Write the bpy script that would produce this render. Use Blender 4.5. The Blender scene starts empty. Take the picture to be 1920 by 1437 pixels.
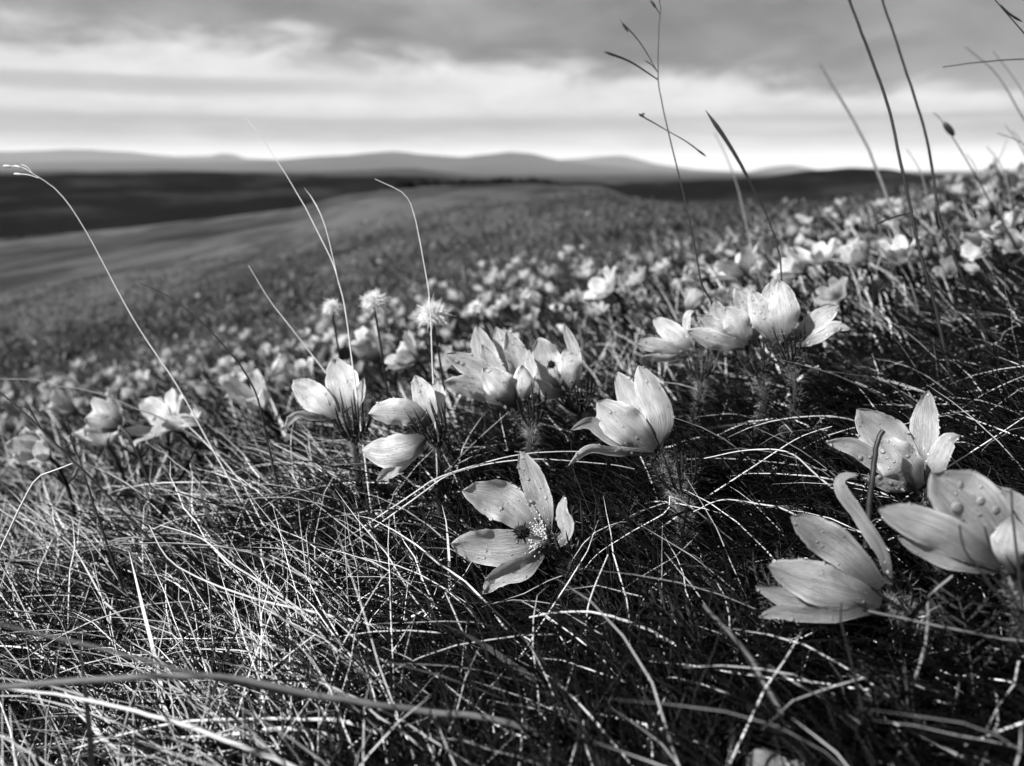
import bpy, math, random
import numpy as np
from mathutils import Vector

rng = np.random.default_rng(11)
random.seed(11)
R = math.radians
sc = bpy.context.scene
COL = sc.collection

# ------------------------------------------------------------------ camera
FPX = 1450.0
PITCH = R(15.3)
cam_data = bpy.data.cameras.new("camera")
cam_data.sensor_width = 36.0
cam_data.lens = 36.0 * FPX / 1920.0
cam_data.clip_start = 0.02
cam_data.clip_end = 60000.0
cam_data.dof.use_dof = True
cam_data.dof.focus_distance = 0.405
cam_data.dof.aperture_fstop = 8.2
cam_data.dof.aperture_blades = 0
cam = bpy.data.objects.new("camera", cam_data)
cam.location = (0, 0, 0)
cam.rotation_euler = (math.pi / 2 - PITCH, 0, 0)
COL.objects.link(cam)
sc.camera = cam

# ------------------------------------------------------------------ light
SUN_AZ = R(-119)      # measured from the view axis (+y), negative = left
SUN_EL = R(41)
sun_data = bpy.data.lights.new("sun", 'SUN')
sun_data.energy = 5.0
sun_data.angle = R(1.5)
sun_data.color = (1.0, 1.0, 1.0)
sun = bpy.data.objects.new("sun", sun_data)
sdir = Vector((math.sin(SUN_AZ) * math.cos(SUN_EL), math.cos(SUN_AZ) * math.cos(SUN_EL), math.sin(SUN_EL)))
sun.rotation_euler = sdir.to_track_quat('Z', 'Y').to_euler()
sun.location = (-3, 2, 5)
COL.objects.link(sun)

vs = sc.view_settings
vs.view_transform = 'Standard'
vs.look = 'None'
vs.exposure = 1.4
vs.gamma = 1.0
vs.use_curve_mapping = False

cy = sc.cycles
cy.max_bounces = 7
cy.diffuse_bounces = 3
cy.glossy_bounces = 3
cy.transmission_bounces = 5
cy.transparent_max_bounces = 6
cy.volume_bounces = 1
cy.sample_clamp_indirect = 4.0
cy.caustics_reflective = False
cy.caustics_refractive = False
cy.use_denoising = True
cy.use_adaptive_sampling = True
cy.adaptive_threshold = 0.012


class NT:
    """small helper around a node tree"""
    def __init__(self, tree):
        self.t = tree
        tree.nodes.clear()

    def n(self, typ, **kw):
        nd = self.t.nodes.new(typ)
        for k, v in kw.items():
            setattr(nd, k, v)
        return nd

    def put(self, sock, v):
        if hasattr(v, 'is_linked') or hasattr(v, 'links'):
            self.t.links.new(v, sock)
        else:
            sock.default_value = v

    def m(self, op, a, b=None, c=None, clamp=False):
        nd = self.n('ShaderNodeMath', operation=op)
        nd.use_clamp = clamp
        self.put(nd.inputs[0], a)
        if b is not None:
            self.put(nd.inputs[1], b)
        if c is not None:
            self.put(nd.inputs[2], c)
        return nd.outputs[0]

    def ss(self, x, lo, hi, a=0.0, b=1.0):
        nd = self.n('ShaderNodeMapRange', interpolation_type='SMOOTHSTEP')
        self.put(nd.inputs['Value'], x)
        self.put(nd.inputs['From Min'], lo)
        self.put(nd.inputs['From Max'], hi)
        self.put(nd.inputs['To Min'], a)
        self.put(nd.inputs['To Max'], b)
        return nd.outputs[0]

    def xyz(self, x, y, z=0.0):
        nd = self.n('ShaderNodeCombineXYZ')
        for i, v in enumerate((x, y, z)):
            self.put(nd.inputs[i], v)
        return nd.outputs[0]

    def noise(self, vec, scale, detail=3.0, rough=0.5, dist=0.0):
        nd = self.n('ShaderNodeTexNoise')
        self.put(nd.inputs['Vector'], vec)
        nd.inputs['Scale'].default_value = scale
        nd.inputs['Detail'].default_value = detail
        nd.inputs['Roughness'].default_value = rough
        nd.inputs['Distortion'].default_value = dist
        return nd.outputs[0]

    def mix(self, f, a, b):
        nd = self.n('ShaderNodeMix', data_type='FLOAT')
        self.put(nd.inputs[0], f)
        self.put(nd.inputs[2], a)
        self.put(nd.inputs[3], b)
        return nd.outputs[0]

    def link(self, a, b):
        self.t.links.new(a, b)


# ------------------------------------------------------------------ sky (grey cloud deck, a bright gap, low stratus)
world = bpy.data.worlds.new("World")
sc.world = world
world.use_nodes = True
W = NT(world.node_tree)
tc = W.n('ShaderNodeTexCoord')
sep = W.n('ShaderNodeSeparateXYZ')
W.link(tc.outputs['Generated'], sep.inputs[0])
dx, dy, dz = sep.outputs
zc = W.m('MAXIMUM', dz, 0.012)
px = W.m('DIVIDE', dx, zc)
py = W.m('DIVIDE', dy, zc)
el = W.m('MULTIPLY', W.m('ARCSINE', dz), 180 / math.pi)          # degrees
az = W.m('MULTIPLY', W.m('ARCTAN2', dx, dy), 180 / math.pi)
skyt = W.n('ShaderNodeTexSky', sky_type='NISHITA')
skyt.sun_disc = False
skyt.sun_elevation = SUN_EL
skyt.sun_rotation = SUN_AZ
skyt.air_density = 1.0
skyt.dust_density = 2.0
bw = W.n('ShaderNodeRGBToBW')
W.link(skyt.outputs[0], bw.inputs[0])
clear = W.m('MINIMUM', bw.outputs[0], 9.0)
# the deck: everything nearer than a line across the sky
along = W.m('ADD', W.m('MULTIPLY', px, math.sin(R(-26))), W.m('MULTIPLY', py, math.cos(R(-26))))
pl = W.xyz(px, W.m('MULTIPLY', py, 0.6), 0.0)
n1 = W.noise(pl, 0.55, 5.0, 0.55)
n2 = W.noise(W.xyz(W.m('MULTIPLY', az, 0.05), W.m('MULTIPLY', el, 0.22), 3.0), 1.6, 5.0, 0.55, 0.3)
n3 = W.noise(W.xyz(W.m('MULTIPLY', az, 0.035), W.m('MULTIPLY', el, 0.5), 7.0), 1.5, 4.0, 0.5)
n4 = W.noise(W.xyz(W.m('MULTIPLY', az, 0.11), W.m('MULTIPLY', el, 0.30), 11.0), 1.5, 5.0, 0.55, 0.35)
n5 = W.noise(W.xyz(W.m('MULTIPLY', az, 0.030), W.m('MULTIPLY', el, 0.085), 15.0), 1.5, 3.0, 0.5, 0.2)
edge = W.m('ADD', along, W.m('ADD', W.m('MULTIPLY', W.m('SUBTRACT', n1, 0.5), 2.0), W.m('MULTIPLY', W.m('SUBTRACT', n4, 0.5), 5.0)))
deck = W.ss(edge, 8.6, 6.0)
deckval = W.m('ADD', W.mix(W.ss(n5, 0.35, 0.65), 1.35, 2.45), W.m('MULTIPLY', W.m('SUBTRACT', n4, 0.5), 2.0))
deckval = W.m('ADD', deckval, W.m('MULTIPLY', W.m('SUBTRACT', n1, 0.5), 0.8))
deckval = W.m('MAXIMUM', deckval, 1.1)
gap = W.m('ADD', 5.0, W.m('MULTIPLY', W.m('SUBTRACT', n4, 0.5), 3.6))
val = W.mix(deck, gap, deckval)
# stratus bands low over the hills
elw = W.m('ADD', el, W.m('MULTIPLY', W.m('SUBTRACT', n3, 0.5), 1.3))
b1 = W.m('MULTIPLY', W.ss(elw, 1.2, 2.5), W.ss(elw, 4.8, 2.7))
b2 = W.m('MULTIPLY', W.m('MULTIPLY', W.ss(elw, 4.5, 5.2), W.ss(elw, 6.3, 5.5)), W.ss(W.m('ADD', az, W.m('MULTIPLY', n3, 16.0)), 6.0, -14.0))
b3 = W.m('MULTIPLY', W.ss(elw, 2.9, 3.3), W.ss(elw, 3.8, 3.4))
val = W.mix(W.m('MULTIPLY', b1, W.ss(n3, 0.3, 0.6, 0.5, 0.95)), val, W.mix(n4, 1.9, 2.9))
val = W.mix(W.m('MULTIPLY', b2, 0.6), val, 2.2)
val = W.mix(W.m('MULTIPLY', b3, 0.35), val, 2.0)
val = W.mix(W.ss(elw, 1.7, 0.7), val, 6.0)
# a little of the clear sky's own light comes through everywhere
val = W.mix(0.06, val, clear)
bg = W.n('ShaderNodeBackground')
W.link(val, bg.inputs[0])
bg.inputs[1].default_value = 0.058
wo = W.n('ShaderNodeOutputWorld')
W.link(bg.outputs[0], wo.inputs[0])

# ------------------------------------------------------------------ pixel -> world
cp, sp = math.cos(PITCH), math.sin(PITCH)
RIGHT = np.array([1.0, 0, 0]); UP = np.array([0, sp, cp]); FWD = np.array([0, cp, -sp])


def P(u, v, d):
    return RIGHT * ((u - 960) / FPX * d) + UP * (-(v - 718.5) / FPX * d) + FWD * d


def proj(p):
    x = p @ RIGHT; y = p @ UP; z = np.maximum(p @ FWD, 1e-3)
    return 960 + FPX * x / z, 718.5 - FPX * y / z, z


# ------------------------------------------------------------------ terrain
CU = np.array([-900, -300, 0, 250, 550, 650, 800, 1000, 1130, 1180, 1280, 1400, 1550, 1700, 1800, 1900, 2300], float)
CV = np.array([520, 480, 455, 430, 396, 370, 353, 351, 353, 374, 386, 394, 390, 376, 362, 350, 328], float)
CD = np.array([60, 70, 80, 95, 130, 160, 200, 220, 210, 170, 110, 60, 30, 14, 10, 8, 7], float)
CB = np.array([60, 70, 80, 80, 60, 50, 40, 30, 22, 18, 14, 10, 9, 8, 8, 7.5, 6.5], float)
_d = np.stack([P(u, v, 1.0) for u, v in zip(CU, CV)])
CT = _d[:, 0] / _d[:, 1]
CE = _d[:, 2] / _d[:, 1]


def smooth(x, a, b):
    t = np.clip((x - a) / (b - a), 0, 1)
    return t * t * (3 - 2 * t)


def vnoise(x, y, seed=0):
    """smooth value noise on arrays"""
    xi = np.floor(x).astype(np.int64); yi = np.floor(y).astype(np.int64)
    fx = x - xi; fy = y - yi
    fx = fx * fx * (3 - 2 * fx); fy = fy * fy * (3 - 2 * fy)

    def h(a, b):
        n = (a * 374761393 + b * 668265263 + seed * 974634777) & 0x7fffffff
        n = (n ^ (n >> 13)) * 1274126177 & 0x7fffffff
        return ((n ^ (n >> 16)) & 0xffff) / 65535.0
    return (h(xi, yi) * (1 - fx) + h(xi + 1, yi) * fx) * (1 - fy) + (h(xi, yi + 1) * (1 - fx) + h(xi + 1, yi + 1) * fx) * fy


VALLEY = -24.0


def G(x, y):
    x = np.asarray(x, float); y = np.asarray(y, float)
    yy = np.maximum(y, 0.05)
    t = np.clip(x / yy, CT[0], CT[-1])
    e = np.interp(t, CT, CE); D = np.exp(np.interp(t, CT, np.log(CD)))
    xn = np.clip(x, -60, 60)
    yn = np.clip(y, -60, 400)
    near = -0.203 + 0.21 * xn - 0.08 * yn + 0.024 * np.exp(-((yn - 0.52) / 0.13) ** 2) * np.exp(-(xn / 0.6) ** 2)
    near = near + 0.022 * np.exp(-((xn + 0.07) / 0.12) ** 2 - ((yn - 0.52) / 0.09) ** 2)
    far = e * yy
    w = smooth(np.log(yy), math.log(1.3), np.interp(t, CT, np.log(CB)))
    z = near * (1 - w) + far * w
    over = np.maximum(yy - D, 0)
    drop = 0.16 * over * smooth(over, 0, 0.25 * D + 1)
    z = np.where(over > 0, np.maximum(e * D - drop, VALLEY + 5 * (vnoise(x / 130, y / 130, 5) - 0.5)), z)
    lim = smooth(np.hypot(x, y), 0.3, 3.0)
    z = z + (vnoise(x * 9, y * 9, 1) - 0.5) * 0.018 + (vnoise(x * 2.1 + 4, y * 2.1, 2) - 0.5) * 0.05 * lim * (1 - smooth(yy, 8, 40))
    z = z + (vnoise(x / 7, y / 7, 3) - 0.5) * 0.5 * smooth(yy, 10, 60) * (over <= 0)
    return z


def new_mesh(name, verts, faces, smooth_shade=True):
    """verts (n,3) array, faces (m,k) array with one k"""
    verts = np.asarray(verts, np.float32); faces = np.asarray(faces, np.int32)
    me = bpy.data.meshes.new(name)
    nf, k = faces.shape
    me.vertices.add(len(verts)); me.vertices.foreach_set('co', verts.ravel())
    me.loops.add(nf * k); me.loops.foreach_set('vertex_index', faces.ravel())
    me.polygons.add(nf)
    me.polygons.foreach_set('loop_start', np.arange(0, nf * k, k, dtype=np.int32))
    me.polygons.foreach_set('loop_total', np.full(nf, k, np.int32))
    me.polygons.foreach_set('use_smooth', np.full(nf, smooth_shade, bool))
    me.update(calc_edges=True)
    return me


def attr(me, name, arr):
    a = me.attributes.new(name, 'FLOAT', 'POINT')
    a.data.foreach_set('value', np.asarray(arr, np.float32).ravel())


def add(name, me, mat=None, parent=None, label=None, cat=None, group=None, kind=None):
    o = bpy.data.objects.new(name, me)
    COL.objects.link(o)
    if mat and me and not me.materials:
        me.materials.append(mat)
    if parent is not None:
        o.parent = parent
    tag(o, label, cat, group, kind)
    return o


def tag(o, label=None, cat=None, group=None, kind=None):
    if label: o['label'] = label
    if cat: o['category'] = cat
    if group: o['group'] = group
    if kind: o['kind'] = kind


def grid_faces(nr, nc, off=0):
    i = np.arange(nr - 1)[:, None] * nc + np.arange(nc - 1)[None, :]
    i = i.ravel() + off
    return np.stack([i, i + 1, i + nc + 1, i + nc], 1)


# ------------------------------------------------------------------ materials (the photograph is black and white)
def mat(name):
    m = bpy.data.materials.new(name); m.use_nodes = True
    return m, NT(m.node_tree)


def grey(v):
    return (v, v, v, 1.0)


def out(N, sh):
    o = N.n('ShaderNodeOutputMaterial'); N.link(sh, o.inputs[0]); return o


def principled(N, col, rough=0.5, spec=0.4, **kw):
    b = N.n('ShaderNodeBsdfPrincipled')
    if isinstance(col, (int, float)):
        b.inputs['Base Color'].default_value = grey(col)
    else:
        N.link(col, b.inputs['Base Color'])
    N.put(b.inputs['Roughness'], rough)
    b.inputs['Specular IOR Level'].default_value = spec
    for k, v in kw.items():
        N.put(b.inputs[k], v)
    return b


def m_petal():
    m, N = mat('petal_skin')
    uv = N.n('ShaderNodeUVMap'); s = N.n('ShaderNodeSeparateXYZ'); N.link(uv.outputs[0], s.inputs[0])
    geo = N.n('ShaderNodeObjectInfo')
    shift = N.m('MULTIPLY', geo.outputs['Random'], 37.0)
    uu = N.m('SUBTRACT', s.outputs[0], 0.5)
    veinv = N.xyz(N.m('ADD', N.m('MULTIPLY', uu, 17.0), shift), N.m('MULTIPLY', s.outputs[1], 0.9), shift)
    nv = N.noise(veinv, 1.9, 5.0, 0.68, 0.5)
    fine = N.noise(N.xyz(N.m('ADD', N.m('MULTIPLY', uu, 60.0), shift), N.m('MULTIPLY', s.outputs[1], 5.0), 0.0), 1.5, 2.0, 0.5)
    blot = N.noise(N.xyz(N.m('ADD', uu, shift), s.outputs[1], 2.0), 3.5, 3.0, 0.5)
    col = N.mix(N.ss(nv, 0.30, 0.66), 0.52, 0.76)
    tn = N.n('ShaderNodeAttribute', attribute_type='OBJECT', attribute_name='tone')
    col = N.m('MULTIPLY', col, N.ss(N.m('ABSOLUTE', uu), 0.36, 0.5, 0.95, 1.28))
    col = N.m('MULTIPLY', col, N.m('SUBTRACT', 1.0, tn.outputs['Fac']))
    col = N.m('MULTIPLY', col, N.mix(fine, 0.84, 1.12))
    col = N.m('MULTIPLY', col, N.mix(N.ss(blot, 0.3, 0.7), 0.76, 1.10))
    # darker claw at each petal's foot, drawn longer to paint in the cup's shade
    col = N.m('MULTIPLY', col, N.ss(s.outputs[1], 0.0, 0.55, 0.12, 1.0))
    c = N.n('ShaderNodeCombineColor')
    for i in range(3):
        N.link(col, c.inputs[i])
    bump = N.n('ShaderNodeBump'); bump.inputs['Strength'].default_value = 0.9; bump.inputs['Distance'].default_value = 0.0014
    N.link(N.m('ADD', nv, N.m('MULTIPLY', fine, 0.4)), bump.inputs['Height'])
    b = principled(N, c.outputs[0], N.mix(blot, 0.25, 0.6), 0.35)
    N.link(bump.outputs[0], b.inputs['Normal'])
    tr = N.n('ShaderNodeBsdfTranslucent'); N.link(c.outputs[0], tr.inputs[0]); N.link(bump.outputs[0], tr.inputs['Normal'])
    mx = N.n('ShaderNodeMixShader'); mx.inputs[0].default_value = 0.38
    N.link(b.outputs[0], mx.inputs[1]); N.link(tr.outputs[0], mx.inputs[2])
    out(N, mx.outputs[0])
    return m


def m_grass():
    m, N = mat('grass_blades')
    a = N.n('ShaderNodeAttribute', attribute_name='tint')
    l = N.n('ShaderNodeAttribute', attribute_name='along')
    tcn = N.n('ShaderNodeTexCoord')
    nz = N.noise(tcn.outputs['Object'], 110.0, 2.0, 0.5)
    t = a.outputs['Fac']
    col = N.m('ADD', 0.0022, N.m('MULTIPLY', N.m('POWER', t, 2.0), 0.72))
    col = N.m('MULTIPLY', col, N.mix(nz, 0.7, 1.25))
    c = N.n('ShaderNodeCombineColor')
    for i in range(3):
        N.link(col, c.inputs[i])
    b = principled(N, c.outputs[0], 0.45, 0.14)
    tr = N.n('ShaderNodeBsdfTranslucent'); N.link(c.outputs[0], tr.inputs[0])
    mx = N.n('ShaderNodeMixShader'); mx.inputs[0].default_value = 0.18
    N.link(b.outputs[0], mx.inputs[1]); N.link(tr.outputs[0], mx.inputs[2])
    out(N, mx.outputs[0])
    return m


def m_plain(name, v, rough=0.5, spec=0.4, var=0.3, scale=300.0, transl=0.0):
    m, N = mat(name)
    tcn = N.n('ShaderNodeTexCoord')
    nz = N.noise(tcn.outputs['Object'], scale, 3.0, 0.55)
    col = N.m('MULTIPLY', v, N.mix(nz, 1 - var, 1 + var))
    c = N.n('ShaderNodeCombineColor')
    for i in range(3):
        N.link(col, c.inputs[i])
    b = principled(N, c.outputs[0], rough, spec)
    if transl > 0:
        tr = N.n('ShaderNodeBsdfTranslucent'); N.link(c.outputs[0], tr.inputs[0])
        mx = N.n('ShaderNodeMixShader'); mx.inputs[0].default_value = transl
        N.link(b.outputs[0], mx.inputs[1]); N.link(tr.outputs[0], mx.inputs[2])
        out(N, mx.outputs[0])
    else:
        out(N, b.outputs[0])
    return m


def m_ground():
    m, N = mat('turf_and_heath')
    za = N.n('ShaderNodeAttribute', attribute_name='valley')
    so = N.n('ShaderNodeAttribute', attribute_name='soil')
    g = N.n('ShaderNodeNewGeometry')
    s = N.n('ShaderNodeSeparateXYZ'); N.link(g.outputs['Position'], s.inputs[0])
    pos = N.xyz(s.outputs[0], s.outputs[1], 0.0)
    fine = N.noise(pos, 9.0, 5.0, 0.6)
    tuft = N.noise(N.xyz(N.m('MULTIPLY', s.outputs[0], 0.35), N.m('MULTIPLY', s.outputs[1], 0.13), 0.0), 1.6, 5.0, 0.62, 0.3)
    big = N.noise(N.xyz(N.m('MULTIPLY', s.outputs[0], 0.05), N.m('MULTIPLY', s.outputs[1], 0.016), 1.0), 1.0, 4.0, 0.6)
    mead = N.mix(N.ss(tuft, 0.42, 0.52), 0.018, 0.048)
    pat = N.noise(N.xyz(N.m('MULTIPLY', s.outputs[0], 0.13), N.m('MULTIPLY', s.outputs[1], 0.075), 4.0), 1.0, 4.0, 0.55, 0.2)
    mead = N.m('MULTIPLY', mead, N.mix(N.ss(pat, 0.40, 0.48), 0.35, 1.1))
    mead = N.m('MULTIPLY', mead, N.mix(N.ss(big, 0.35, 0.62), 0.5, 1.2))
    mead = N.m('MULTIPLY', mead, N.mix(fine, 0.6, 1.4))
    vv = N.noise(N.xyz(N.m('MULTIPLY', s.outputs[0], 0.012), N.m('MULTIPLY', s.outputs[1], 0.0050), 5.0), 1.0, 4.0, 0.55)
    val_ = N.mix(N.ss(vv, 0.50, 0.66), 0.0025, 0.024)
    col = N.mix(za.outputs['Fac'], mead, val_)
    soil = N.mix(N.noise(pos, 90.0, 4.0, 0.6), 0.006, 0.022)
    col = N.mix(so.outputs['Fac'], col, soil)
    c = N.n('ShaderNodeCombineColor')
    for i in range(3):
        N.link(col, c.inputs[i])
    b = principled(N, c.outputs[0], 0.9, 0.15)
    bump = N.n('ShaderNodeBump'); bump.inputs['Strength'].default_value = 0.7; bump.inputs['Distance'].default_value = 0.08
    N.link(N.m('ADD', fine, tuft), bump.inputs['Height'])
    N.link(bump.outputs[0], b.inputs['Normal'])
    out(N, b.outputs[0])
    return m


def m_hill(name, v, sc_):
    m, N = mat(name)
    g = N.n('ShaderNodeNewGeometry')
    nz = N.noise(g.outputs['Position'], sc_, 5.0, 0.6)
    col = N.m('MULTIPLY', v, N.mix(N.ss(nz, 0.3, 0.7), 0.6, 1.4))
    c = N.n('ShaderNodeCombineColor')
    for i in range(3):
        N.link(col, c.inputs[i])
    b = principled(N, c.outputs[0], 0.95, 0.05)
    out(N, b.outputs[0])
    return m


def m_wood():
    m, N = mat('heather_wood')
    g = N.n('ShaderNodeNewGeometry')
    s = N.n('ShaderNodeSeparateXYZ'); N.link(g.outputs['Position'], s.inputs[0])
    p = N.xyz(N.m('MULTIPLY', s.outputs[0], 0.016), N.m('MULTIPLY', s.outputs[1], 0.008), N.m('MULTIPLY', s.outputs[2], 0.16))
    a = N.noise(p, 1.0, 5.0, 0.6, 0.3)
    b_ = N.noise(g.outputs['Position'], 0.12, 4.0, 0.6)
    col = N.m('MULTIPLY', N.mix(N.ss(a, 0.46, 0.62), 0.0015, 0.013), N.mix(b_, 0.5, 1.5))
    c = N.n('ShaderNodeCombineColor')
    for i in range(3):
        N.link(col, c.inputs[i])
    out(N, principled(N, c.outputs[0], 0.95, 0.05).outputs[0])
    return m


def m_drop():
    m, N = mat('water_bead')
    tr = N.n('ShaderNodeBsdfTransparent')
    lw = N.n('ShaderNodeLayerWeight'); lw.inputs[0].default_value = 0.5
    tr_c = N.ss(lw.outputs['Facing'], 0.45, 0.9, 1.0, 0.45)
    cc = N.n('ShaderNodeCombineColor')
    for i in range(3):
        N.link(tr_c, cc.inputs[i])
    N.link(cc.outputs[0], tr.inputs[0])
    b = principled(N, 0.9, 0.13, 1.0)
    a = N.n('ShaderNodeMixShader')
    N.link(N.ss(lw.outputs['Facing'], 0.0, 0.5, 0.15, 0.03), a.inputs[0])  # white core and dimmed rim paint in light bent through the bead
    N.link(tr.outputs[0], a.inputs[1]); N.link(b.outputs[0], a.inputs[2])
    gl = N.n('ShaderNodeBsdfGlossy'); gl.inputs['Roughness'].default_value = 0.08
    fr = N.n('ShaderNodeFresnel'); fr.inputs[0].default_value = 1.33
    f = N.n('ShaderNodeMixShader'); N.link(fr.outputs[0], f.inputs[0])
    N.link(a.outputs[0], f.inputs[1]); N.link(gl.outputs[0], f.inputs[2])
    out(N, f.outputs[0])
    return m


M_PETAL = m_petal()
M_GRASS = m_grass()
M_GROUND = m_ground()
M_DROP = m_drop()
M_STEM = m_plain('green_stem', 0.009, 0.55, 0.3)
M_BRACT = m_plain('dark_bract', 0.008, 0.5, 0.3)
M_HAIR = m_plain('silky_hair', 0.40, 0.6, 0.2, 0.3, 300, 0.4)
M_LEAF = m_plain('feathery_leaf', 0.010, 0.55, 0.2, 0.4)
M_PISTIL = m_plain('dark_pistil', 0.008, 0.7, 0.15)
M_ANTHER = m_plain('pale_anther', 0.34, 0.6, 0.3)
M_STALK_PALE = m_plain('straw_stalk', 0.50, 0.45, 0.4, 0.3, 60, 0.15)
M_STALK_DARK = m_plain('dark_stalk', 0.010, 0.5, 0.3, 0.4, 160)
M_STALK_MID = m_plain('grey_stalk', 0.11, 0.5, 0.35, 0.4, 160)
M_FLUFF = m_plain('white_fluff', 0.75, 0.6, 0.2, 0.1, 300, 0.4)

# ------------------------------------------------------------------ ground sheet
ang = np.unique(np.concatenate([np.linspace(-180, -50, 60), np.linspace(-50, 50, 260), np.linspace(50, 180, 60)]))
rad = np.concatenate([np.geomspace(0.03, 12, 190), np.geomspace(12, 400, 150)[1:], np.geomspace(400, 34000, 60)[1:]])
A, RR = np.meshgrid(np.radians(ang), rad)
X = RR * np.sin(A); Y = RR * np.cos(A)
Z = G(X, Y)
me = new_mesh('ground', np.stack([X, Y, Z], -1).reshape(-1, 3), grid_faces(len(rad), len(ang))[:, ::-1])
T_ = np.clip(X / np.maximum(Y, 0.05), CT[0], CT[-1])
Dm = np.exp(np.interp(T_, CT, np.log(CD)))
attr(me, 'valley', smooth(np.maximum(Y, 0.05) / Dm, 1.0, 1.25) * (RR > 12) )
attr(me, 'soil', 1 - smooth(RR, 1.6, 4.5))
add('ground', me, M_GROUND, kind='structure')


# ------------------------------------------------------------------ hills
def ridge(name, table, D, material, foot, rough, seed, label_rows=9):
    u = np.array([a for a, b in table], float); v = np.array([b for a, b in table], float)
    d = np.stack([P(a, b, 1.0) for a, b in table])
    azt = np.arctan2(d[:, 0], d[:, 1]); elt = d[:, 2] / np.hypot(d[:, 0], d[:, 1])
    az_ = np.concatenate([np.linspace(R(-85), azt[0], 60)[:-1], np.linspace(azt[0], azt[-1], 420), np.linspace(azt[-1], R(85), 60)[1:]])
    e = np.interp(az_, azt, elt)
    k = np.exp(-np.linspace(-1.6, 1.6, 5) ** 2); k /= k.sum()
    e = np.convolve(np.pad(e, 2, mode='edge'), k, mode='valid')
    if D > 2000:
        e = e + .15 * (e - .001)
    q = az_ * D
    e = e + rough * ((vnoise(q / 60 / (D / 1000), q * 0 + seed, seed) - 0.5) + 0.5 * (vnoise(q / 22 / (D / 1000), q * 0 + seed, seed + 1) - 0.5))
    rows = []
    prof = [(0.70, 0.0), (0.78, 0.16), (0.86, 0.42), (0.92, 0.68), (0.97, 0.92), (1.0, 1.0), (1.05, 0.95), (1.15, 0.6), (1.3, 0.0)]
    for j, (rf, hf) in enumerate(prof):
        wob = 1 + 0.06 * (vnoise(q / (D * 0.09), q * 0 + j * 0.4, seed + 7) - 0.5) * (hf < 1)
        r = D * rf * wob
        top = e * D
        h = foot + (top - foot) * np.clip(hf + (0.25 * (vnoise(q / (D * 0.05), q * 0 + j * 0.7, seed + 3) - 0.5) if 0 < hf < 1 else 0), 0, 1)
        rows.append(np.stack([r * np.sin(az_), r * np.cos(az_), h], 1))
    V = np.concatenate(rows)
    me = new_mesh(name, V, grid_faces(len(prof), len(az_)))
    return add(name, me, material, kind='structure')


ridge('wooded_ridge', [(-500, 338), (0, 331), (150, 326), (400, 323), (560, 329), (700, 331), (850, 333), (1000, 342), (1150, 346), (1300, 338), (1430, 332), (1520, 321), (1600, 314), (1660, 316), (1720, 325), (1800, 331), (2300, 334)],
      430, m_wood(), VALLEY - 4, 0.0034, 21)
ridge('near_hills', [(-500, 322), (0, 321), (300, 319), (480, 322), (560, 322), (700, 319), (780, 316), (830, 322), (900, 328), (1200, 333), (2300, 336)],
      4500, m_hill('moor_slope', 0.006, 0.003), VALLEY - 4, 0.0020, 31)
ridge('middle_hills', [(-500, 312), (0, 309), (300, 307), (480, 306), (560, 300), (650, 295), (690, 292), (740, 290), (790, 294), (870, 299), (920, 294), (955, 291), (1000, 294), (1050, 303), (1120, 312), (1220, 318), (1400, 326), (2300, 330)],
      12500, m_hill('hill_slope', 0.014, 0.0012), VALLEY - 4, 0.0022, 41)
ridge('far_hills', [(-500, 285), (0, 290), (160, 287), (240, 290), (330, 297), (395, 296), (412, 292), (440, 293), (460, 300), (600, 303), (1050, 303), (1110, 299), (1160, 296), (1185, 299), (1230, 310), (1300, 318), (1400, 323), (1440, 316), (1480, 311), (1510, 315), (1540, 322), (1800, 321), (2300, 312)],
      20000, m_hill('far_slope', 0.018, 0.0008), VALLEY - 4, 0.0016, 51)

# woodland in the valley: one far mass of dark crowns
ico_v = []
ph = (1 + 5 ** 0.5) / 2
for a in (-1, 1):
    for b in (-ph, ph):
        ico_v += [(0, a, b), (a, b, 0), (b, 0, a)]
ico_v = np.array(ico_v) / np.linalg.norm(ico_v[0])
_f = []
for i in range(12):
    for j in range(i + 1, 12):
        for k in range(j + 1, 12):
            dd = [np.linalg.norm(ico_v[i] - ico_v[j]), np.linalg.norm(ico_v[j] - ico_v[k]), np.linalg.norm(ico_v[i] - ico_v[k])]
            if max(dd) < 1.06:
                n_ = np.cross(ico_v[j] - ico_v[i], ico_v[k] - ico_v[i])
                _f.append((i, j, k) if n_ @ ico_v[i] > 0 else (i, k, j))
ico_f = np.array(_f)
n = 5200
az_ = np.radians(rng.uniform(-42, 32, n)); r_ = rng.uniform(190, 620, n)
keep = vnoise(az_ * 9, r_ / 80, 8) > 0.36
az_, r_ = az_[keep], r_[keep]
cx, cy_ = r_ * np.sin(az_), r_ * np.cos(az_)
s_ = rng.uniform(.9, 1.7, len(cx))
V = ico_v[None] * (s_[:, None, None] * rng.uniform(0.7, 1.35, (len(cx), 12, 1))) * np.array([1.3, 1.3, 1.0])
V = V + np.stack([cx, cy_, G(cx, cy_) + s_ * 0.5], 1)[:, None]
F = ico_f[None] + (np.arange(len(cx)) * 12)[:, None, None]
add('woodland', new_mesh('woodland', V.reshape(-1, 3), F.reshape(-1, 3)), m_hill('tree_crowns', 0.003, 0.3), label='dark far-off woodland filling the valley below the meadow', cat='woodland', kind='stuff')


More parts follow.
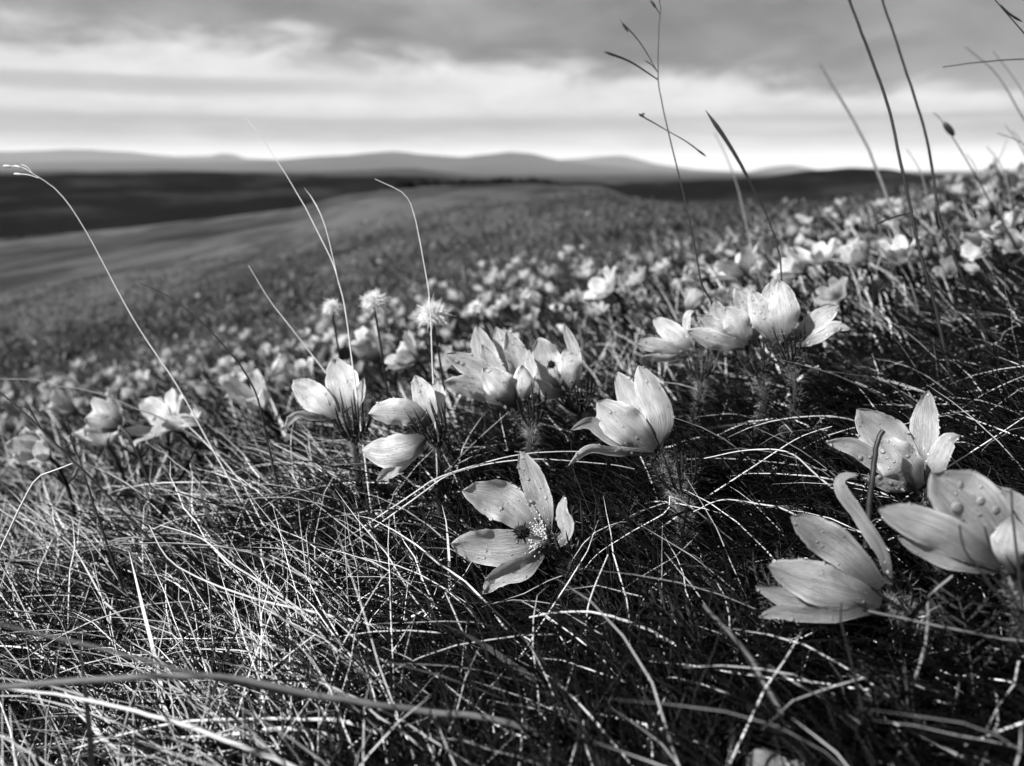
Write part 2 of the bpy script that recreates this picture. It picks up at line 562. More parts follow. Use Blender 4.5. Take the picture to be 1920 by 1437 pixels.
# ------------------------------------------------------------------ generic curve tools
def spline(pts, n):
    pts = np.asarray(pts, float)
    m = len(pts)
    if m == 2:
        t = np.linspace(0, 1, n)[:, None]
        return pts[0] * (1 - t) + pts[1] * t
    ext = np.vstack([2 * pts[0] - pts[1], pts, 2 * pts[-1] - pts[-2]])
    L = np.linalg.norm(np.diff(pts, axis=0), axis=1); c = np.concatenate([[0], np.cumsum(L)]); c /= c[-1]
    res = []
    for t in np.linspace(0, 1, n):
        i = min(int(np.searchsorted(c, t, side='right')) - 1, m - 2)
        f = (t - c[i]) / max(c[i + 1] - c[i], 1e-9)
        p0, p1, p2, p3 = ext[i], ext[i + 1], ext[i + 2], ext[i + 3]
        res.append(0.5 * ((2 * p1) + (-p0 + p2) * f + (2 * p0 - 5 * p1 + 4 * p2 - p3) * f * f + (-p0 + 3 * p1 - 3 * p2 + p3) * f ** 3))
    return np.array(res)


def unit(a):
    return a / np.maximum(np.linalg.norm(a, axis=-1, keepdims=True), 1e-12)


def tube(c, r, k=6, flat=1.0, ref=None):
    """tube round centre line c (n,3) with radii r (n): returns verts, quads"""
    c = np.asarray(c); n = len(c); r = np.broadcast_to(np.asarray(r, float), (n,))
    T = unit(np.gradient(c, axis=0))
    ref = np.array([0.13, -0.9, 0.4]) if ref is None else ref
    S = unit(np.cross(T, ref)); N_ = np.cross(S, T)
    a = np.linspace(0, 2 * math.pi, k, endpoint=False)
    V = c[:, None] + r[:, None, None] * (np.cos(a)[None, :, None] * S[:, None] + flat * np.sin(a)[None, :, None] * N_[:, None])
    i = np.arange(n - 1)[:, None] * k + np.arange(k)[None]
    j = np.arange(n - 1)[:, None] * k + (np.arange(k)[None] + 1) % k
    F = np.stack([i, j, j + k, i + k], -1).reshape(-1, 4)
    return V.reshape(-1, 3), F


def join(parts):
    Vs, Fs, o = [], [], 0
    for v, f in parts:
        Vs.append(v); Fs.append(f + o); o += len(v)
    return np.concatenate(Vs), np.concatenate(Fs)


def hairs(root, direc, length, width, rg):
    """one curved two-quad ribbon for each hair"""
    n = len(root)
    d = unit(direc); side = unit(np.cross(d, rg.normal(size=(n, 3))))
    w = side * (np.broadcast_to(width, (n,))[:, None] * 0.5)
    bend = rg.normal(size=(n, 3)) * 0.3 + np.array([0, 0, -0.1])
    L = np.broadcast_to(length, (n,))[:, None]
    mid = root + d * L * 0.55; tip = root + (d + bend) * L
    V = np.stack([root - w, root + w, mid - w * 0.8, mid + w * 0.8, tip - w * 0.2, tip + w * 0.2], 1)
    F = np.array([[0, 1, 3, 2], [2, 3, 5, 4]])[None] + (np.arange(n) * 6)[:, None, None]
    return V.reshape(-1, 3), F.reshape(-1, 4)


PROF_S = np.array([0, .08, .2, .35, .5, .65, .78, .88, .95, 1.0])
PROF_W = np.array([.30, .44, .68, .88, .99, 1.0, .88, .66, .42, .06])
PROF_P = np.array([.30, .46, .72, .93, 1.0, .90, .66, .40, .20, .02])


def petal(pts, wid, face, roll=0.0, cup=0.3, rg=rng, nu=8, nv=16, ruffle=0.10, point=0.3, rolltip=None):
    """petal surface: spine pts (m,3), full width wid (m), face = direction the inner side looks to at roll 0"""
    c = spline(pts, nv + 1)
    T = unit(np.gradient(c, axis=0))
    face = np.asarray(face, float)
    S = unit(np.cross(T, face)); N_ = np.cross(S, T)
    s = np.linspace(0, 1, nv + 1)
    ro = np.radians(roll + ((rolltip if rolltip is not None else roll) - roll) * s)[:, None]
    S, N_ = S * np.cos(ro) + N_ * np.sin(ro), N_ * np.cos(ro) - S * np.sin(ro)
    w = np.interp(s, PROF_S, PROF_W) * (1 - point) + np.interp(s, PROF_S, PROF_P) * point
    hw = 0.5 * wid * w
    u = np.linspace(-1, 1, nu + 1)
    ph = rg.uniform(0, 6.28, 6)
    jag = 1 + 0.05 * np.sin(s[:, None] * 31 + ph[0] + u * 1.5) * smooth(s, .55, 1)[:, None] + 0.035 * np.sin(s[:, None] * 13 + ph[1] * np.sign(u))
    edge_n = 1 + 0.05 * (rg.random((len(s), 2)) - .5) * smooth(s, .35, .9)[:, None] * 2
    jag = jag * np.where(np.abs(u)[None] > .8, np.where(u[None] < 0, edge_n[:, :1], edge_n[:, 1:]), 1.0)
    uu = u[None, :] * hw[:, None] * jag
    bend = cup * (u[None] ** 2) * hw[:, None]
    mid = -0.05 * np.exp(-(u[None] / 0.12) ** 2) * hw[:, None]
    ruf = ruffle * hw[:, None] * np.abs(u[None]) ** 1.5 * (np.sin(s[:, None] * 9 + ph[2] + 2.2 * np.sign(u)) + 0.6 * np.sin(s[:, None] * 17 + ph[3] + np.sign(u)))
    tipn = ruffle * 0.6 * wid * 0.5 * smooth(s, .75, 1)[:, None] * np.sin(u[None] * 4 + ph[4])
    xs = uu * np.cos(cup * 0.5)
    V = c[:, None] + S[:, None] * xs[..., None] + N_[:, None] * (bend + mid + ruf + tipn)[..., None]
    # nicks at the tip
    nick = (rg.normal(size=(nu + 1,)) * 0.018 * wid)
    V[-1] += T[-1][None] * nick[:, None]; V[-2] += T[-1][None] * nick[:, None] * 0.6
    uv = np.stack(np.broadcast_arrays(u[None] * 0.5 + 0.5, s[:, None]), -1)
    return V, uv, N_, S


def petal_mesh(name, V, uv):
    nr, nc = V.shape[:2]
    F = grid_faces(nr, nc)
    me = new_mesh(name, V.reshape(-1, 3), F)
    l = me.uv_layers.new(name='UVMap')
    l.data.foreach_set('uv', uv.reshape(-1, 2)[F.ravel()].astype(np.float32).ravel())
    return me


# subdivided icosphere for beads
def ico2():
    vs_ = [tuple(a) for a in ico_v]; idx = {}

    def mid(a, b):
        k = (min(a, b), max(a, b))
        if k not in idx:
            p = (np.array(vs_[a]) + np.array(vs_[b])) / 2; p /= np.linalg.norm(p)
            idx[k] = len(vs_); vs_.append(tuple(p))
        return idx[k]
    fs = []
    for a, b, c in ico_f:
        ab, bc, ca = mid(a, b), mid(b, c), mid(c, a)
        fs += [(a, ab, ca), (ab, b, bc), (ca, bc, c), (ab, bc, ca)]
    return np.array(vs_), np.array(fs)


I2V, I2F = ico2()


def beads(cen, nor, rad_, flat=0.55, low=False):
    bv, bf = (ico_v, ico_f) if low else (I2V, I2F)
    n = len(cen); nor = unit(np.asarray(nor))
    S = unit(np.cross(nor, np.array([0.31, 0.72, 0.21]))); Q = np.cross(nor, S)
    r = np.asarray(rad_)[:, None, None]
    V = np.asarray(cen)[:, None] + r * (bv[None, :, :1] * S[:, None] + bv[None, :, 1:2] * Q[:, None] + flat * bv[None, :, 2:] * nor[:, None])
    F = bf[None] + (np.arange(n) * len(bv))[:, None, None]
    return V.reshape(-1, 3), F.reshape(-1, 3)


BEAD = new_mesh('droplet', I2V * np.array([1, 1, 0.36]), I2F)
BEAD.materials.append(M_DROP)


def empty(name, loc, label, cat, group=None):
    o = bpy.data.objects.new(name, None)
    o.empty_display_size = 0.01
    o.location = loc
    COL.objects.link(o)
    tag(o, label, cat, group)
    return o


def local(V, base):
    return np.asarray(V) - np.asarray(base)


# ------------------------------------------------------------------ the flowers in front, each traced in the round
HERO = []   # (u, v, radius, depth) for keeping grass from growing through the blooms


def hero(d, base, petals, stem, label, whorl=None, drops=1.0, pistil=None, stamen=None, bract=12, bract_len=0.026, dirn=None, seed=0, hair=650, stem_r=0.0021, tone=0.0, big=()):
    """petals: (spine [(u,v,dz cm)...], width px, roll deg, cup, [rolltip], [point])"""
    rg = np.random.default_rng(1000 + seed)
    b3 = P(base[0], base[1], d)
    stem3 = [b3] + [P(u, v, d + z * 0.01) for u, v, z in stem]
    last = stem3[-1]
    rootx, rooty = last[0] + rg.uniform(-.006, .006), last[1] + rg.uniform(0, .006)
    root = np.array([rootx, rooty, float(G(rootx, rooty)) - 0.004])
    if last[2] < root[2] + 0.004:
        stem3[-1] = np.array([last[0], last[1], root[2] + 0.006])
    stem3.append(root)
    e = empty('pasqueflower', root, label, 'flower', 'pasqueflowers in the front row')
    PET_N = []
    for spec in petals:
        sp_, w, roll, cup = spec[:4]
        rt = spec[4] if len(spec) > 4 else None
        pt = spec[5] if len(spec) > 5 else 0.3
        pts = [P(u, v, d + z * 0.01) for u, v, z in sp_]
        wid = w / FPX * d
        face = -unit(np.mean(pts, 0))
        V, uv, N_, S_ = petal(pts, wid, face, roll, cup, rg, nu=12, nv=30, rolltip=rt, point=pt, ruffle=0.13)
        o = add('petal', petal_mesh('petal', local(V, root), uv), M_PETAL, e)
        o['tone'] = tone + float(rg.uniform(0, .10))
        # water beads on the side that looks to the camera
        nb = int(rg.integers(22, 40) * drops)
        bc, bn, br = [], [], []
        nbig = 0
        for (pi, fs, fu, rpx) in big:
            if pi == len(PET_N):
                i = int(fs * (V.shape[0] - 2)); j = int(fu * (V.shape[1] - 2))
                nn = unit(np.cross(V[i + 1, j] - V[i, j], V[i, j + 1] - V[i, j]))
                nn = -nn if nn @ (-V[i, j]) < 0 else nn
                r = rpx / FPX * d
                q = add('droplet', BEAD, None, o)
                q.location = tuple(local(V[i, j] + nn * r * .2, root)); q.scale = (r * .8, r * .8, r * .35)
                q.rotation_euler = Vector(nn).to_track_quat('Z', 'Y').to_euler()
        PET_N.append(1)
        for _ in range(nb):
            i = int(rg.integers(3, V.shape[0] - 2)); j = int(rg.integers(1, V.shape[1] - 1))
            edge = rg.random() < 0.30
            if edge:
                j = int(rg.choice([0, V.shape[1] - 1])); i = int(rg.integers(6, V.shape[0] - 1))
            pnt = V[i, j] + (V[i + 1, j] - V[i, j]) * rg.random()
            if not edge:
                pnt = pnt + (V[i, j + 1] - V[i, j]) * rg.random()
            nn = np.cross(V[i + 1, j] - V[i, j], V[i, min(j + 1, V.shape[1] - 1)] - V[i, max(j - 1, 0)])
            nn = unit(nn)
            if nn @ (-pnt) < 0:
                nn = -nn
            r = rg.lognormal(math.log(0.00036), 0.62)
            r = min(r, 0.0012) * (.65 if d < .33 else 1.0)
            if r > 0.00085 and nbig < 5 and not edge:
                q = add('droplet', BEAD, None, o)
                q.location = tuple(local(pnt + nn * r * 0.25, root)); q.scale = (r, r * rg.uniform(.8, 1.2), r)
                q.rotation_euler = Vector(nn).to_track_quat('Z', 'Y').to_euler()
                nbig += 1
                continue
            bc.append(pnt + nn * r * 0.2); bn.append(nn); br.append(r)
        if bc:
            v_, f_ = beads(np.array(bc), np.array(bn), np.array(br), 0.32)
            add('water_beads', new_mesh('water_beads', local(v_, root), f_), M_DROP, o, kind='stuff')
        uu, vv, _z = proj(V.reshape(-1, 3))
        HERO.append((uu.min(), uu.max(), vv.min(), vv.max(), float(_z.min())))
    # stem
    c = spline(stem3, 26)
    s = np.linspace(0, 1, 26)
    rr = stem_r * (0.8 + 0.35 * smooth(s, 0.1, 0.6))
    v_, f_ = tube(c, rr, 8)
    so = add('stem', new_mesh('stem', local(v_, root), f_), M_STEM, e)
    T = unit(np.gradient(c, axis=0))
    hroot, hdir = [], []
    for _ in range(hair):
        i = int(rg.integers(0, 24)); a = rg.uniform(0, 6.283)
        S = unit(np.cross(T[i], np.array([.2, .8, .3]))); Q = np.cross(S, T[i])
        o_ = S * math.cos(a) + Q * math.sin(a)
        hroot.append(c[i] + (c[i + 1] - c[i]) * rg.random() + o_ * rr[i] * 0.9); hdir.append(o_ * rg.uniform(.4, 1) - T[i] * rg.uniform(-0.3, 1.3) + rg.normal(size=3) * .25)
    # whorl of narrow bracts
    if whorl is not None:
        wp = P(whorl[0], whorl[1], d + whorl[2] * 0.01)
        i0 = int(np.argmin(np.linalg.norm(c - wp, axis=1)))
        wp = c[i0]
        ax = unit(-T[i0] + (np.array(dirn) if dirn is not None else 0))
        S = unit(np.cross(ax, np.array([.1, 1, .2]))); Q = np.cross(S, ax)
        for k in range(bract):
            a = 6.283 * (k + rg.uniform(-.35, .35)) / bract
            sprd = rg.uniform(0.25, 1.0)
            o_ = S * math.cos(a) + Q * math.sin(a)
            L = bract_len * rg.uniform(0.65, 1.2)
            d0 = unit(ax * 0.75 + o_ * sprd); d1 = unit(ax + o_ * sprd * 0.35)
            p = [wp + o_ * 0.0012, wp + d0 * L * 0.5, wp + d0 * L * 0.5 + d1 * L * 0.5]
            cc = spline(p, 8)
            v_, f_ = tube(cc, np.array([.8, .95, 1, 1, .9, .75, .5, .12]) * 0.00085, 5, 0.5)
            add('bract', new_mesh('bract', local(v_, root), f_), M_BRACT, e)
            Tb = unit(np.gradient(cc, axis=0))
            for _ in range(12):
                i = int(rg.integers(0, 6)); aa = rg.uniform(0, 6.283)
                o2 = unit(np.cross(Tb[i], rg.normal(size=3)))
                hroot.append(cc[i] + (cc[i + 1] - cc[i]) * rg.random() + o2 * 0.0006); hdir.append(o2 + Tb[i] * 0.4)
        # a shaggy collar below the whorl
        for _ in range(int(hair * 0.6)):
            i = min(max(int(i0 + rg.normal() * 1.6), 0), 24); a = rg.uniform(0, 6.283)
            S = unit(np.cross(T[i], np.array([.2, .8, .3]))); Q = np.cross(S, T[i]); o_ = S * math.cos(a) + Q * math.sin(a)
            hroot.append(c[i] + (c[i + 1] - c[i]) * rg.random() + o_ * rr[i] * rg.uniform(.8, 1.8)); hdir.append(o_ * rg.uniform(.3, 1) + ax * rg.uniform(0, 1.2) + rg.normal(size=3) * .3)
    hroot = np.array(hroot); hdir = np.array(hdir)
    v_, f_ = hairs(hroot, hdir, rg.uniform(0.002, 0.0062, len(hroot)), 0.00009, rg)
    add('stem_hair', new_mesh('stem_hair', local(v_, root), f_), M_HAIR, so, kind='stuff')
    if pistil is not None:
        pu, pv, pz, pr, au, av, az2 = pistil
        pc = P(pu, pv, d + pz * .01); ax = unit(P(au, av, d + az2 * .01) - b3)
        r = pr / FPX * d
        n = 260
        g = unit(rg.normal(size=(n, 3))); g = g + 0.7 * ax[None] * (np.abs(g @ ax))[:, None]
        v1, f1 = hairs(np.repeat(pc[None], n, 0), g, r * rg.uniform(0.7, 1.15, n), r * 0.22, rg)
        v2, f2 = beads(pc[None], ax[None], np.array([r * 0.72]), 1.25)
        f2q = np.concatenate([f2, f2[:, 2:]], 1)
        me = bpy.data.meshes.new('pistil')
        me.from_pydata([tuple(x) for x in local(np.concatenate([v1, v2]), root)], [], [tuple(x) for x in f1] + [tuple(x + len(v1)) for x in f2])
        add('pistil', me, M_PISTIL, e)
    if stamen is not None:
        ns, r0, r1, (au, av, az2) = stamen
        ax = unit(P(au, av, d + az2 * .01) - b3)
        S = unit(np.cross(ax, np.array([.1, .3, 1]))); Q = np.cross(S, ax)
        prts, an_c, an_n, an_r = [], [], [], []
        for _ in range(ns):
            a = rg.uniform(0, 6.283); sp2 = rg.uniform(0.35, 1.0)
            L = rg.uniform(r0, r1)
            o_ = S * math.cos(a) + Q * math.sin(a)
            tip = b3 + (ax * 0.85 + o_ * sp2) * L
            st = b3 + o_ * 0.0015 + ax * 0.002
            cc = spline([st, (st + tip) / 2 + ax * L * .08, tip], 5)
            prts.append(tube(cc, 0.00016, 3))
            an_c.append(tip); an_n.append(unit(rg.normal(size=3))); an_r.append(rg.uniform(.00032, .0005))
        v_, f_ = join(prts)
        add('filaments', new_mesh('filaments', local(v_, root), f_), M_ANTHER, e, kind='stuff')
        v_, f_ = beads(np.array(an_c), np.array(an_n), np.array(an_r), 1.6)
        add('anthers', new_mesh('anthers', local(v_, root), f_), M_ANTHER, e, kind='stuff')
    return e


#   --- 1: white bloom at the left end of the row
hero(.50, (652, 782), [
    ([(652, 780, .3), (643, 725, 1.7), (627, 672, 2.6)], 64, -6, .22),
    ([(630, 782, 0), (588, 745, .9), (551, 713, 1.3)], 56, -8, .2),
    ([(622, 790, -.5), (585, 783, -1.0), (556, 782, -1.2), (534, 803, -1.2)], 24, 48, -.3),
    ([(666, 780, .2), (677, 745, .3), (683, 709, .4)], 22, 40, .4),
], [(662, 815, .1), (668, 850, .2)], 'brightest white pasqueflower with one tall upright petal and two sweeping out left', (664, 832, .1), seed=1, bract=30, bract_len=.032, drops=.7)
#   --- 2: hanging bloom beside it
hero(.47, (797, 812), [
    ([(796, 806, 0), (778, 782, -.6), (742, 774, -.9), (691, 776, -.6)], 54, 12, -.35),
    ([(797, 818, -.4), (768, 836, -1.3), (725, 846, -1.4), (679, 845, -.9)], 64, -8, -.45),
    ([(792, 830, .3), (750, 868, .6), (706, 902, .8)], 30, 20, .2),
    ([(806, 806, .8), (798, 755, 1.2), (778, 705, 1.5)], 44, 0, .25),
    ([(800, 800, 1.4), (812, 760, 2.2), (822, 715, 2.6)], 44, 0, .2),
], [(812, 830, .2), (826, 860, .4)], 'pasqueflower nodding left with closed petals below the white bloom', (818, 842, .3), seed=2, bract=26, bract_len=.03)
#   --- 3: big many-petalled bloom
hero(.49, (962, 758), [
    ([(956, 748, .8), (914, 678, 1.8), (893, 612, 1.8)], 52, 0, .25),
    ([(966, 745, 1.0), (946, 670, 2.2), (931, 613, 2.4)], 42, 0, .2),
    ([(980, 748, .6), (972, 685, .9), (950, 619, .6)], 46, -12, .35),
    ([(984, 745, .2), (998, 705, .4), (991, 656, .6)], 26, 35, .3),
    ([(960, 748, .5), (930, 695, 1.0), (903, 646, .9)], 36, 0, .2),
    ([(952, 750, 0), (895, 694, -.2), (836, 664, -.6)], 46, 8, .2),
    ([(948, 757, -.1), (890, 728, -.6), (834, 716, -1.0)], 46, 25, -.2),
    ([(962, 760, -.6), (943, 730, -1.4), (906, 690, -1.3)], 58, 0, -.45),
    ([(968, 758, -.5), (984, 728, -.9), (978, 685, -.5)], 46, -18, -.5),
], [(980, 775, .1), (994, 800, .2), (996, 845, .3)], 'largest pasqueflower of the front row with overlapping petals and many drops', (993, 806, .2), seed=3, tone=0.036, bract=28, bract_len=.029, drops=1.25, hair=700, stem_r=.0027)
#   --- 4: small cup with dark eye
hero(.52, (1062, 736), [
    ([(1045, 728, .8), (1026, 678, 1.4), (1010, 634, 1.2)], 58, 0, .25),
    ([(1050, 732, -.1), (1020, 710, -.6), (1000, 676, -.8)], 40, 20, .35),
    ([(1067, 734, -.7), (1070, 692, -1.2), (1059, 655, -1.0)], 46, 0, -.5),
    ([(1076, 728, .3), (1080, 670, .6), (1058, 609, .3)], 26, 20, .3),
    ([(1060, 738, -.5), (1030, 738, -.9), (1004, 712, -1.0)], 30, 25, -.3),
], [(1072, 760, .1), (1086, 785, .2)], 'small cupped pasqueflower showing a dark eye, right of the largest bloom', (1078, 776, .2), seed=4, tone=0.06, bract=26,
    pistil=(1034, 684, 0.3, 9, 1025, 670, -1.5), hair=520)
#   --- 5: open bloom low in front
hero(.40, (1030, 1014), [
    ([(1028, 1005, .1), (1010, 930, .6), (976, 846, .4)], 50, 0, .25),
    ([(1016, 1000, .3), (948, 944, .5), (868, 920, -.2)], 76, 0, .22),
    ([(1020, 1018, 0), (940, 1026, -.2), (846, 1020, -1.0)], 70, 6, .22),
    ([(1024, 1026, -.4), (985, 1062, -1.3), (938, 1078, -1.8), (906, 1113, -1.8)], 44, 22, .25),
    ([(1032, 1030, -.3), (1058, 1000, -.6), (1052, 960, -.5), (1058, 930, -.3)], 34, 38, -.3),
], [(1058, 1030, .3), (1078, 1062, .5)], 'wide open pasqueflower with dark centre and pale stamens facing left', (1070, 1050, .4), seed=5, tone=0.132, bract=14,
    pistil=(980, 998, -1.7, 16, 975, 995, -1.0), stamen=(120, .005, .0115, (965, 996, -1.0)), bract_len=.03, dirn=(0.1, 0.2, .9), drops=1.2)
#   --- 6: bloom with reflexed petals
hero(.42, (1230, 846), [
    ([(1227, 843, -.5), (1178, 803, -1.1), (1120, 755, -1.0)], 74, 0, -.25),
    ([(1235, 840, -.3), (1238, 780, -.7), (1197, 686, -.3)], 58, -8, -.45),
    ([(1218, 825, .7), (1184, 755, 1.6), (1158, 698, 1.8)], 50, 0, .2),
    ([(1222, 845, -.2), (1155, 825, -.5), (1108, 793, -.8), (1070, 806, -1.2)], 30, 15, .2),
    ([(1226, 850, -.5), (1150, 848, -1.0), (1105, 845, -1.3), (1066, 873, -1.4)], 26, 45, -.25),
], [(1252, 880, .1), (1272, 915, .2), (1282, 960, .3), (1284, 1010, .4)], 'pasqueflower with frilled pointed petals on a thick shaggy stem above the open bloom', (1274, 930, .2), seed=6, tone=0.048, bract=26, bract_len=.032, hair=1500, stem_r=.0031, drops=1.2)
#   --- 7: pale bud-like bloom left of the pair
hero(.56, (1292, 658), [
    ([(1291, 655, .2), (1262, 624, 1.0), (1225, 599, 1.5)], 40, -10, -.2),
    ([(1287, 662, -.2), (1240, 650, -.4), (1191, 643, -.6)], 30, 10, -.25),
    ([(1286, 670, -.3), (1245, 674, -.6), (1204, 668, -.8)], 20, 40, -.2),
    ([(1298, 652, .4), (1288, 612, .8), (1290, 590, .8), (1302, 583, .8)], 18, 30, .2),
], [(1308, 690, .2), (1312, 740, .3)], 'pale pasqueflower lying sideways behind crossing grass, left of the tight pair', (1309, 715, .2), seed=7, bract=20, drops=.6)
#   --- 8: left bloom of the tight pair
hero(.53, (1399, 648), [
    ([(1386, 638, .7), (1354, 602, 1.1), (1341, 563, .9)], 36, 0, .2),
    ([(1399, 648, -.4), (1386, 612, -1.0), (1361, 576, -.9)], 52, 0, -.45),
    ([(1406, 642, .5), (1404, 592, .9), (1379, 541, .8)], 42, 0, .25),
    ([(1396, 652, -.5), (1342, 640, -1.0), (1289, 620, -1.0)], 38, 12, -.35),
    ([(1372, 638, .6), (1336, 608, .9), (1307, 595, .8)], 30, 0, .15),
    ([(1404, 648, 0), (1420, 612, .2), (1412, 565, .3), (1409, 537, .3)], 26, 15, -.3),
], [(1412, 675, .1), (1428, 720, .3), (1434, 755, .4)], 'cup-shaped pasqueflower with a long lower petal, left of the tight pair', (1424, 708, .2), seed=8, tone=0.072, bract=26, drops=1.3, stem_r=.0026, hair=500)
#   --- 9: tulip-like bloom of the pair
hero(.50, (1468, 642), [
    ([(1467, 641, -.6), (1470, 590, -1.3), (1461, 526, -.9)], 58, 0, -.5),
    ([(1455, 642, -.2), (1432, 602, -.6), (1411, 546, -.4)], 46, 6, -.4),
    ([(1456, 628, .6), (1438, 578, 1.1), (1444, 530, 1.0)], 32, 0, .2),
    ([(1486, 640, .1), (1526, 606, 0), (1572, 574, -.2)], 38, 0, .22),
    ([(1488, 648, -.2), (1530, 634, -.4), (1562, 612, -.5), (1595, 617, -.6)], 26, 25, -.2),
], [(1474, 668, .1), (1486, 705, .2), (1490, 750, .3)], 'upright tulip-like pasqueflower with two petals flung out right', (1480, 690, .2), seed=9, tone=0.048, bract=26, drops=1.5, hair=520)
#   --- 10: bloom at the right behind the dark blade
hero(.37, (1728, 914), [
    ([(1722, 906, .6), (1668, 832, 1.2), (1609, 768, .9)], 84, 0, .25),
    ([(1723, 916, -.4), (1690, 872, -1.0), (1648, 824, -.9)], 76, 0, -.3),
    ([(1733, 902, .3), (1732, 815, .8), (1740, 733, .6)], 50, 0, .22),
    ([(1738, 915, -.2), (1757, 862, -.5), (1776, 824, -.6), (1801, 817, -.6)], 38, 15, -.35),
    ([(1705, 908, .2), (1645, 868, .2), (1600, 838, 0), (1548, 829, -.2)], 36, 8, .2),
    ([(1722, 920, -.3), (1672, 912, -.6), (1618, 896, -.8)], 28, 30, -.2),
], [(1742, 945, .2), (1756, 985, .4)], 'pasqueflower with spread petals and drops behind the upright dark blade', (1750, 970, .3), seed=10, tone=0.19, bract=8, bract_len=.018, drops=1.1)
#   --- 11: soft bloom with hooked petal
hero(.31, (1656, 1125), [
    ([(1655, 1100, .3), (1575, 1030, .3), (1486, 969, -.2)], 70, 0, -.2),
    ([(1653, 1130, -.5), (1552, 1100, -1.1), (1442, 1062, -1.1)], 78, 0, -.3),
    ([(1610, 1132, 0), (1490, 1124, -.2), (1417, 1100, -.3)], 40, 10, .2),
    ([(1642, 1146, -.5), (1525, 1152, -1.0), (1462, 1147, -1.1), (1423, 1158, -1.1)], 34, 25, .2),
    ([(1670, 1098, 0), (1656, 1035, .1), (1612, 965, .2), (1583, 925, .2), (1577, 903, .2), (1588, 893, .1), (1608, 891, 0)], 36, 38, .3),
], [(1690, 1142, .1), (1730, 1180, .4)], 'pasqueflower low on the right with one thin hooked petal curling over', (1700, 1150, .2), seed=11, tone=0.268, bract=9, drops=1.2)
#   --- 12: nearest bloom at the right
hero(.28, (1896, 1062), [
    ([(1892, 1044, .2), (1836, 965, -.2), (1748, 888, -.4)], 116, 0, -.25),
    ([(1874, 1062, -.2), (1772, 1002, -.7), (1648, 955, -.8)], 72, 0, -.3),
    ([(1864, 1072, 0), (1770, 1046, -.2), (1684, 1009, -.2)], 36, 15, .2),
    ([(1898, 1050, .5), (1906, 985, .6), (1874, 914, .5)], 72, 0, -.2),
    ([(1897, 1076, -.6), (1895, 1030, -1.0), (1900, 970, -.8)], 66, 0, -.5),
], [(1915, 1110, .2), (1925, 1150, .4)], 'large soft pasqueflower at the far right carrying the biggest water drops', (1918, 1125, .3), seed=12, tone=0.244, bract=8, drops=.7, big=[(0, .72, .45, 14), (0, .62, .8, 10), (0, .48, .9, 10), (0, .5, .55, 6), (0, .8, .75, 7), (0, .55, .3, 5)])
#   --- 13: only the top of a bloom low down
hero(.26, (1470, 1500), [
    ([(1475, 1500, 0), (1450, 1450, -.1), (1400, 1420, -.2)], 70, 0, -.3),
    ([(1480, 1500, .2), (1490, 1455, .3), (1500, 1425, .3)], 50, 0, .2),
], [(1476, 1520, .1)], 'low pasqueflower of which only the petal tips rise into view', None, seed=13, tone=0.12, bract=0, drops=.8, hair=100)

# ------------------------------------------------------------------ field flowers, built once in several shapes
def flower_variant(k, full=True):
    rg = np.random.default_rng(300 + k)
    h = rg.uniform(.062, .10)
    tilt = R(rg.uniform(10, 85)); open_ = (.35, .95, .6, 1.2, .12, .8, .5, 1.05, .25, .7, .4, .9)[k % 12]
    bx = -rg.uniform(.008, .022)
    stem = spline([(0, 0, -.01), (0.002, 0, h * .5), (bx * .5, 0, h * .9), (bx, 0, h)], 10 if full else 4)
    head = stem[-1]
    ax = np.array([-math.sin(tilt), 0, math.cos(tilt)])
    S = np.array([0, 1.0, 0]); Q = np.cross(ax, S)
    pet = []
    npet = 6
    for i in range(npet):
        a = 6.283 * (i + rg.uniform(-.18, .18)) / npet
        o_ = S * math.cos(a) + Q * math.sin(a)
        L = rg.uniform(.026, .036); op = open_ * rg.uniform(.75, 1.25)
        a0, a1 = R(48) * min(op + .2, 1.2), R(38) * op
        p0 = head + o_ * .002
        p1 = p0 + (ax * math.cos(a0) + o_ * math.sin(a0)) * L * .5
        p2 = p1 + (ax * math.cos(a1) + o_ * math.sin(a1)) * L * .5
        p3 = p2 + o_ * rg.uniform(0, .005)
        V, uv, _, _ = petal([p0, p1, p2, p3] if full else [p0, p1, p2], rg.uniform(.014, .020), ax - o_ * 1.2, 0, .3, rg, nu=4 if full else 2, nv=8 if full else 3, ruffle=.12)
        pet.append((V, uv))
    st = tube(stem, .0018, 5 if full else 3)
    br = []
    w = spline(stem, 10)[6]
    for i in range(12 if full else 4):
        a = rg.uniform(0, 6.283); o_ = np.array([math.cos(a), math.sin(a), 0])
        L = rg.uniform(.016, .028)
        br.append(tube(spline([w, w + (np.array([0, 0, .8]) + o_ * .8) * L * .5, w + (np.array([0, 0, 1.2]) + o_) * L * .7], 4), np.array([.9, 1, .8, .1]) * .0009, 3))
    return pet, st, br


VARS = []
for k in range(12):
    pet, st, br = flower_variant(k)
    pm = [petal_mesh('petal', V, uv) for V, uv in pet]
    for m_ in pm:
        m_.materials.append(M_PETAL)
    sm = new_mesh('stem', *st); sm.materials.append(M_STEM)
    bm_ = new_mesh('bract_whorl', *join(br)); bm_.materials.append(M_BRACT)
    VARS.append((pm, sm, bm_, np.mean([V.reshape(-1, 3).mean(0) for V, uv in pet], 0)))

SPOTS = []   # (x, y, z, rotz, scale)


def spot(x, y, rz=None, s=None):
    SPOTS.append((x, y, float(G(x, y)), rng.normal(0, .9) if rz is None else rz, rng.uniform(.58, .92) if s is None else s, None))


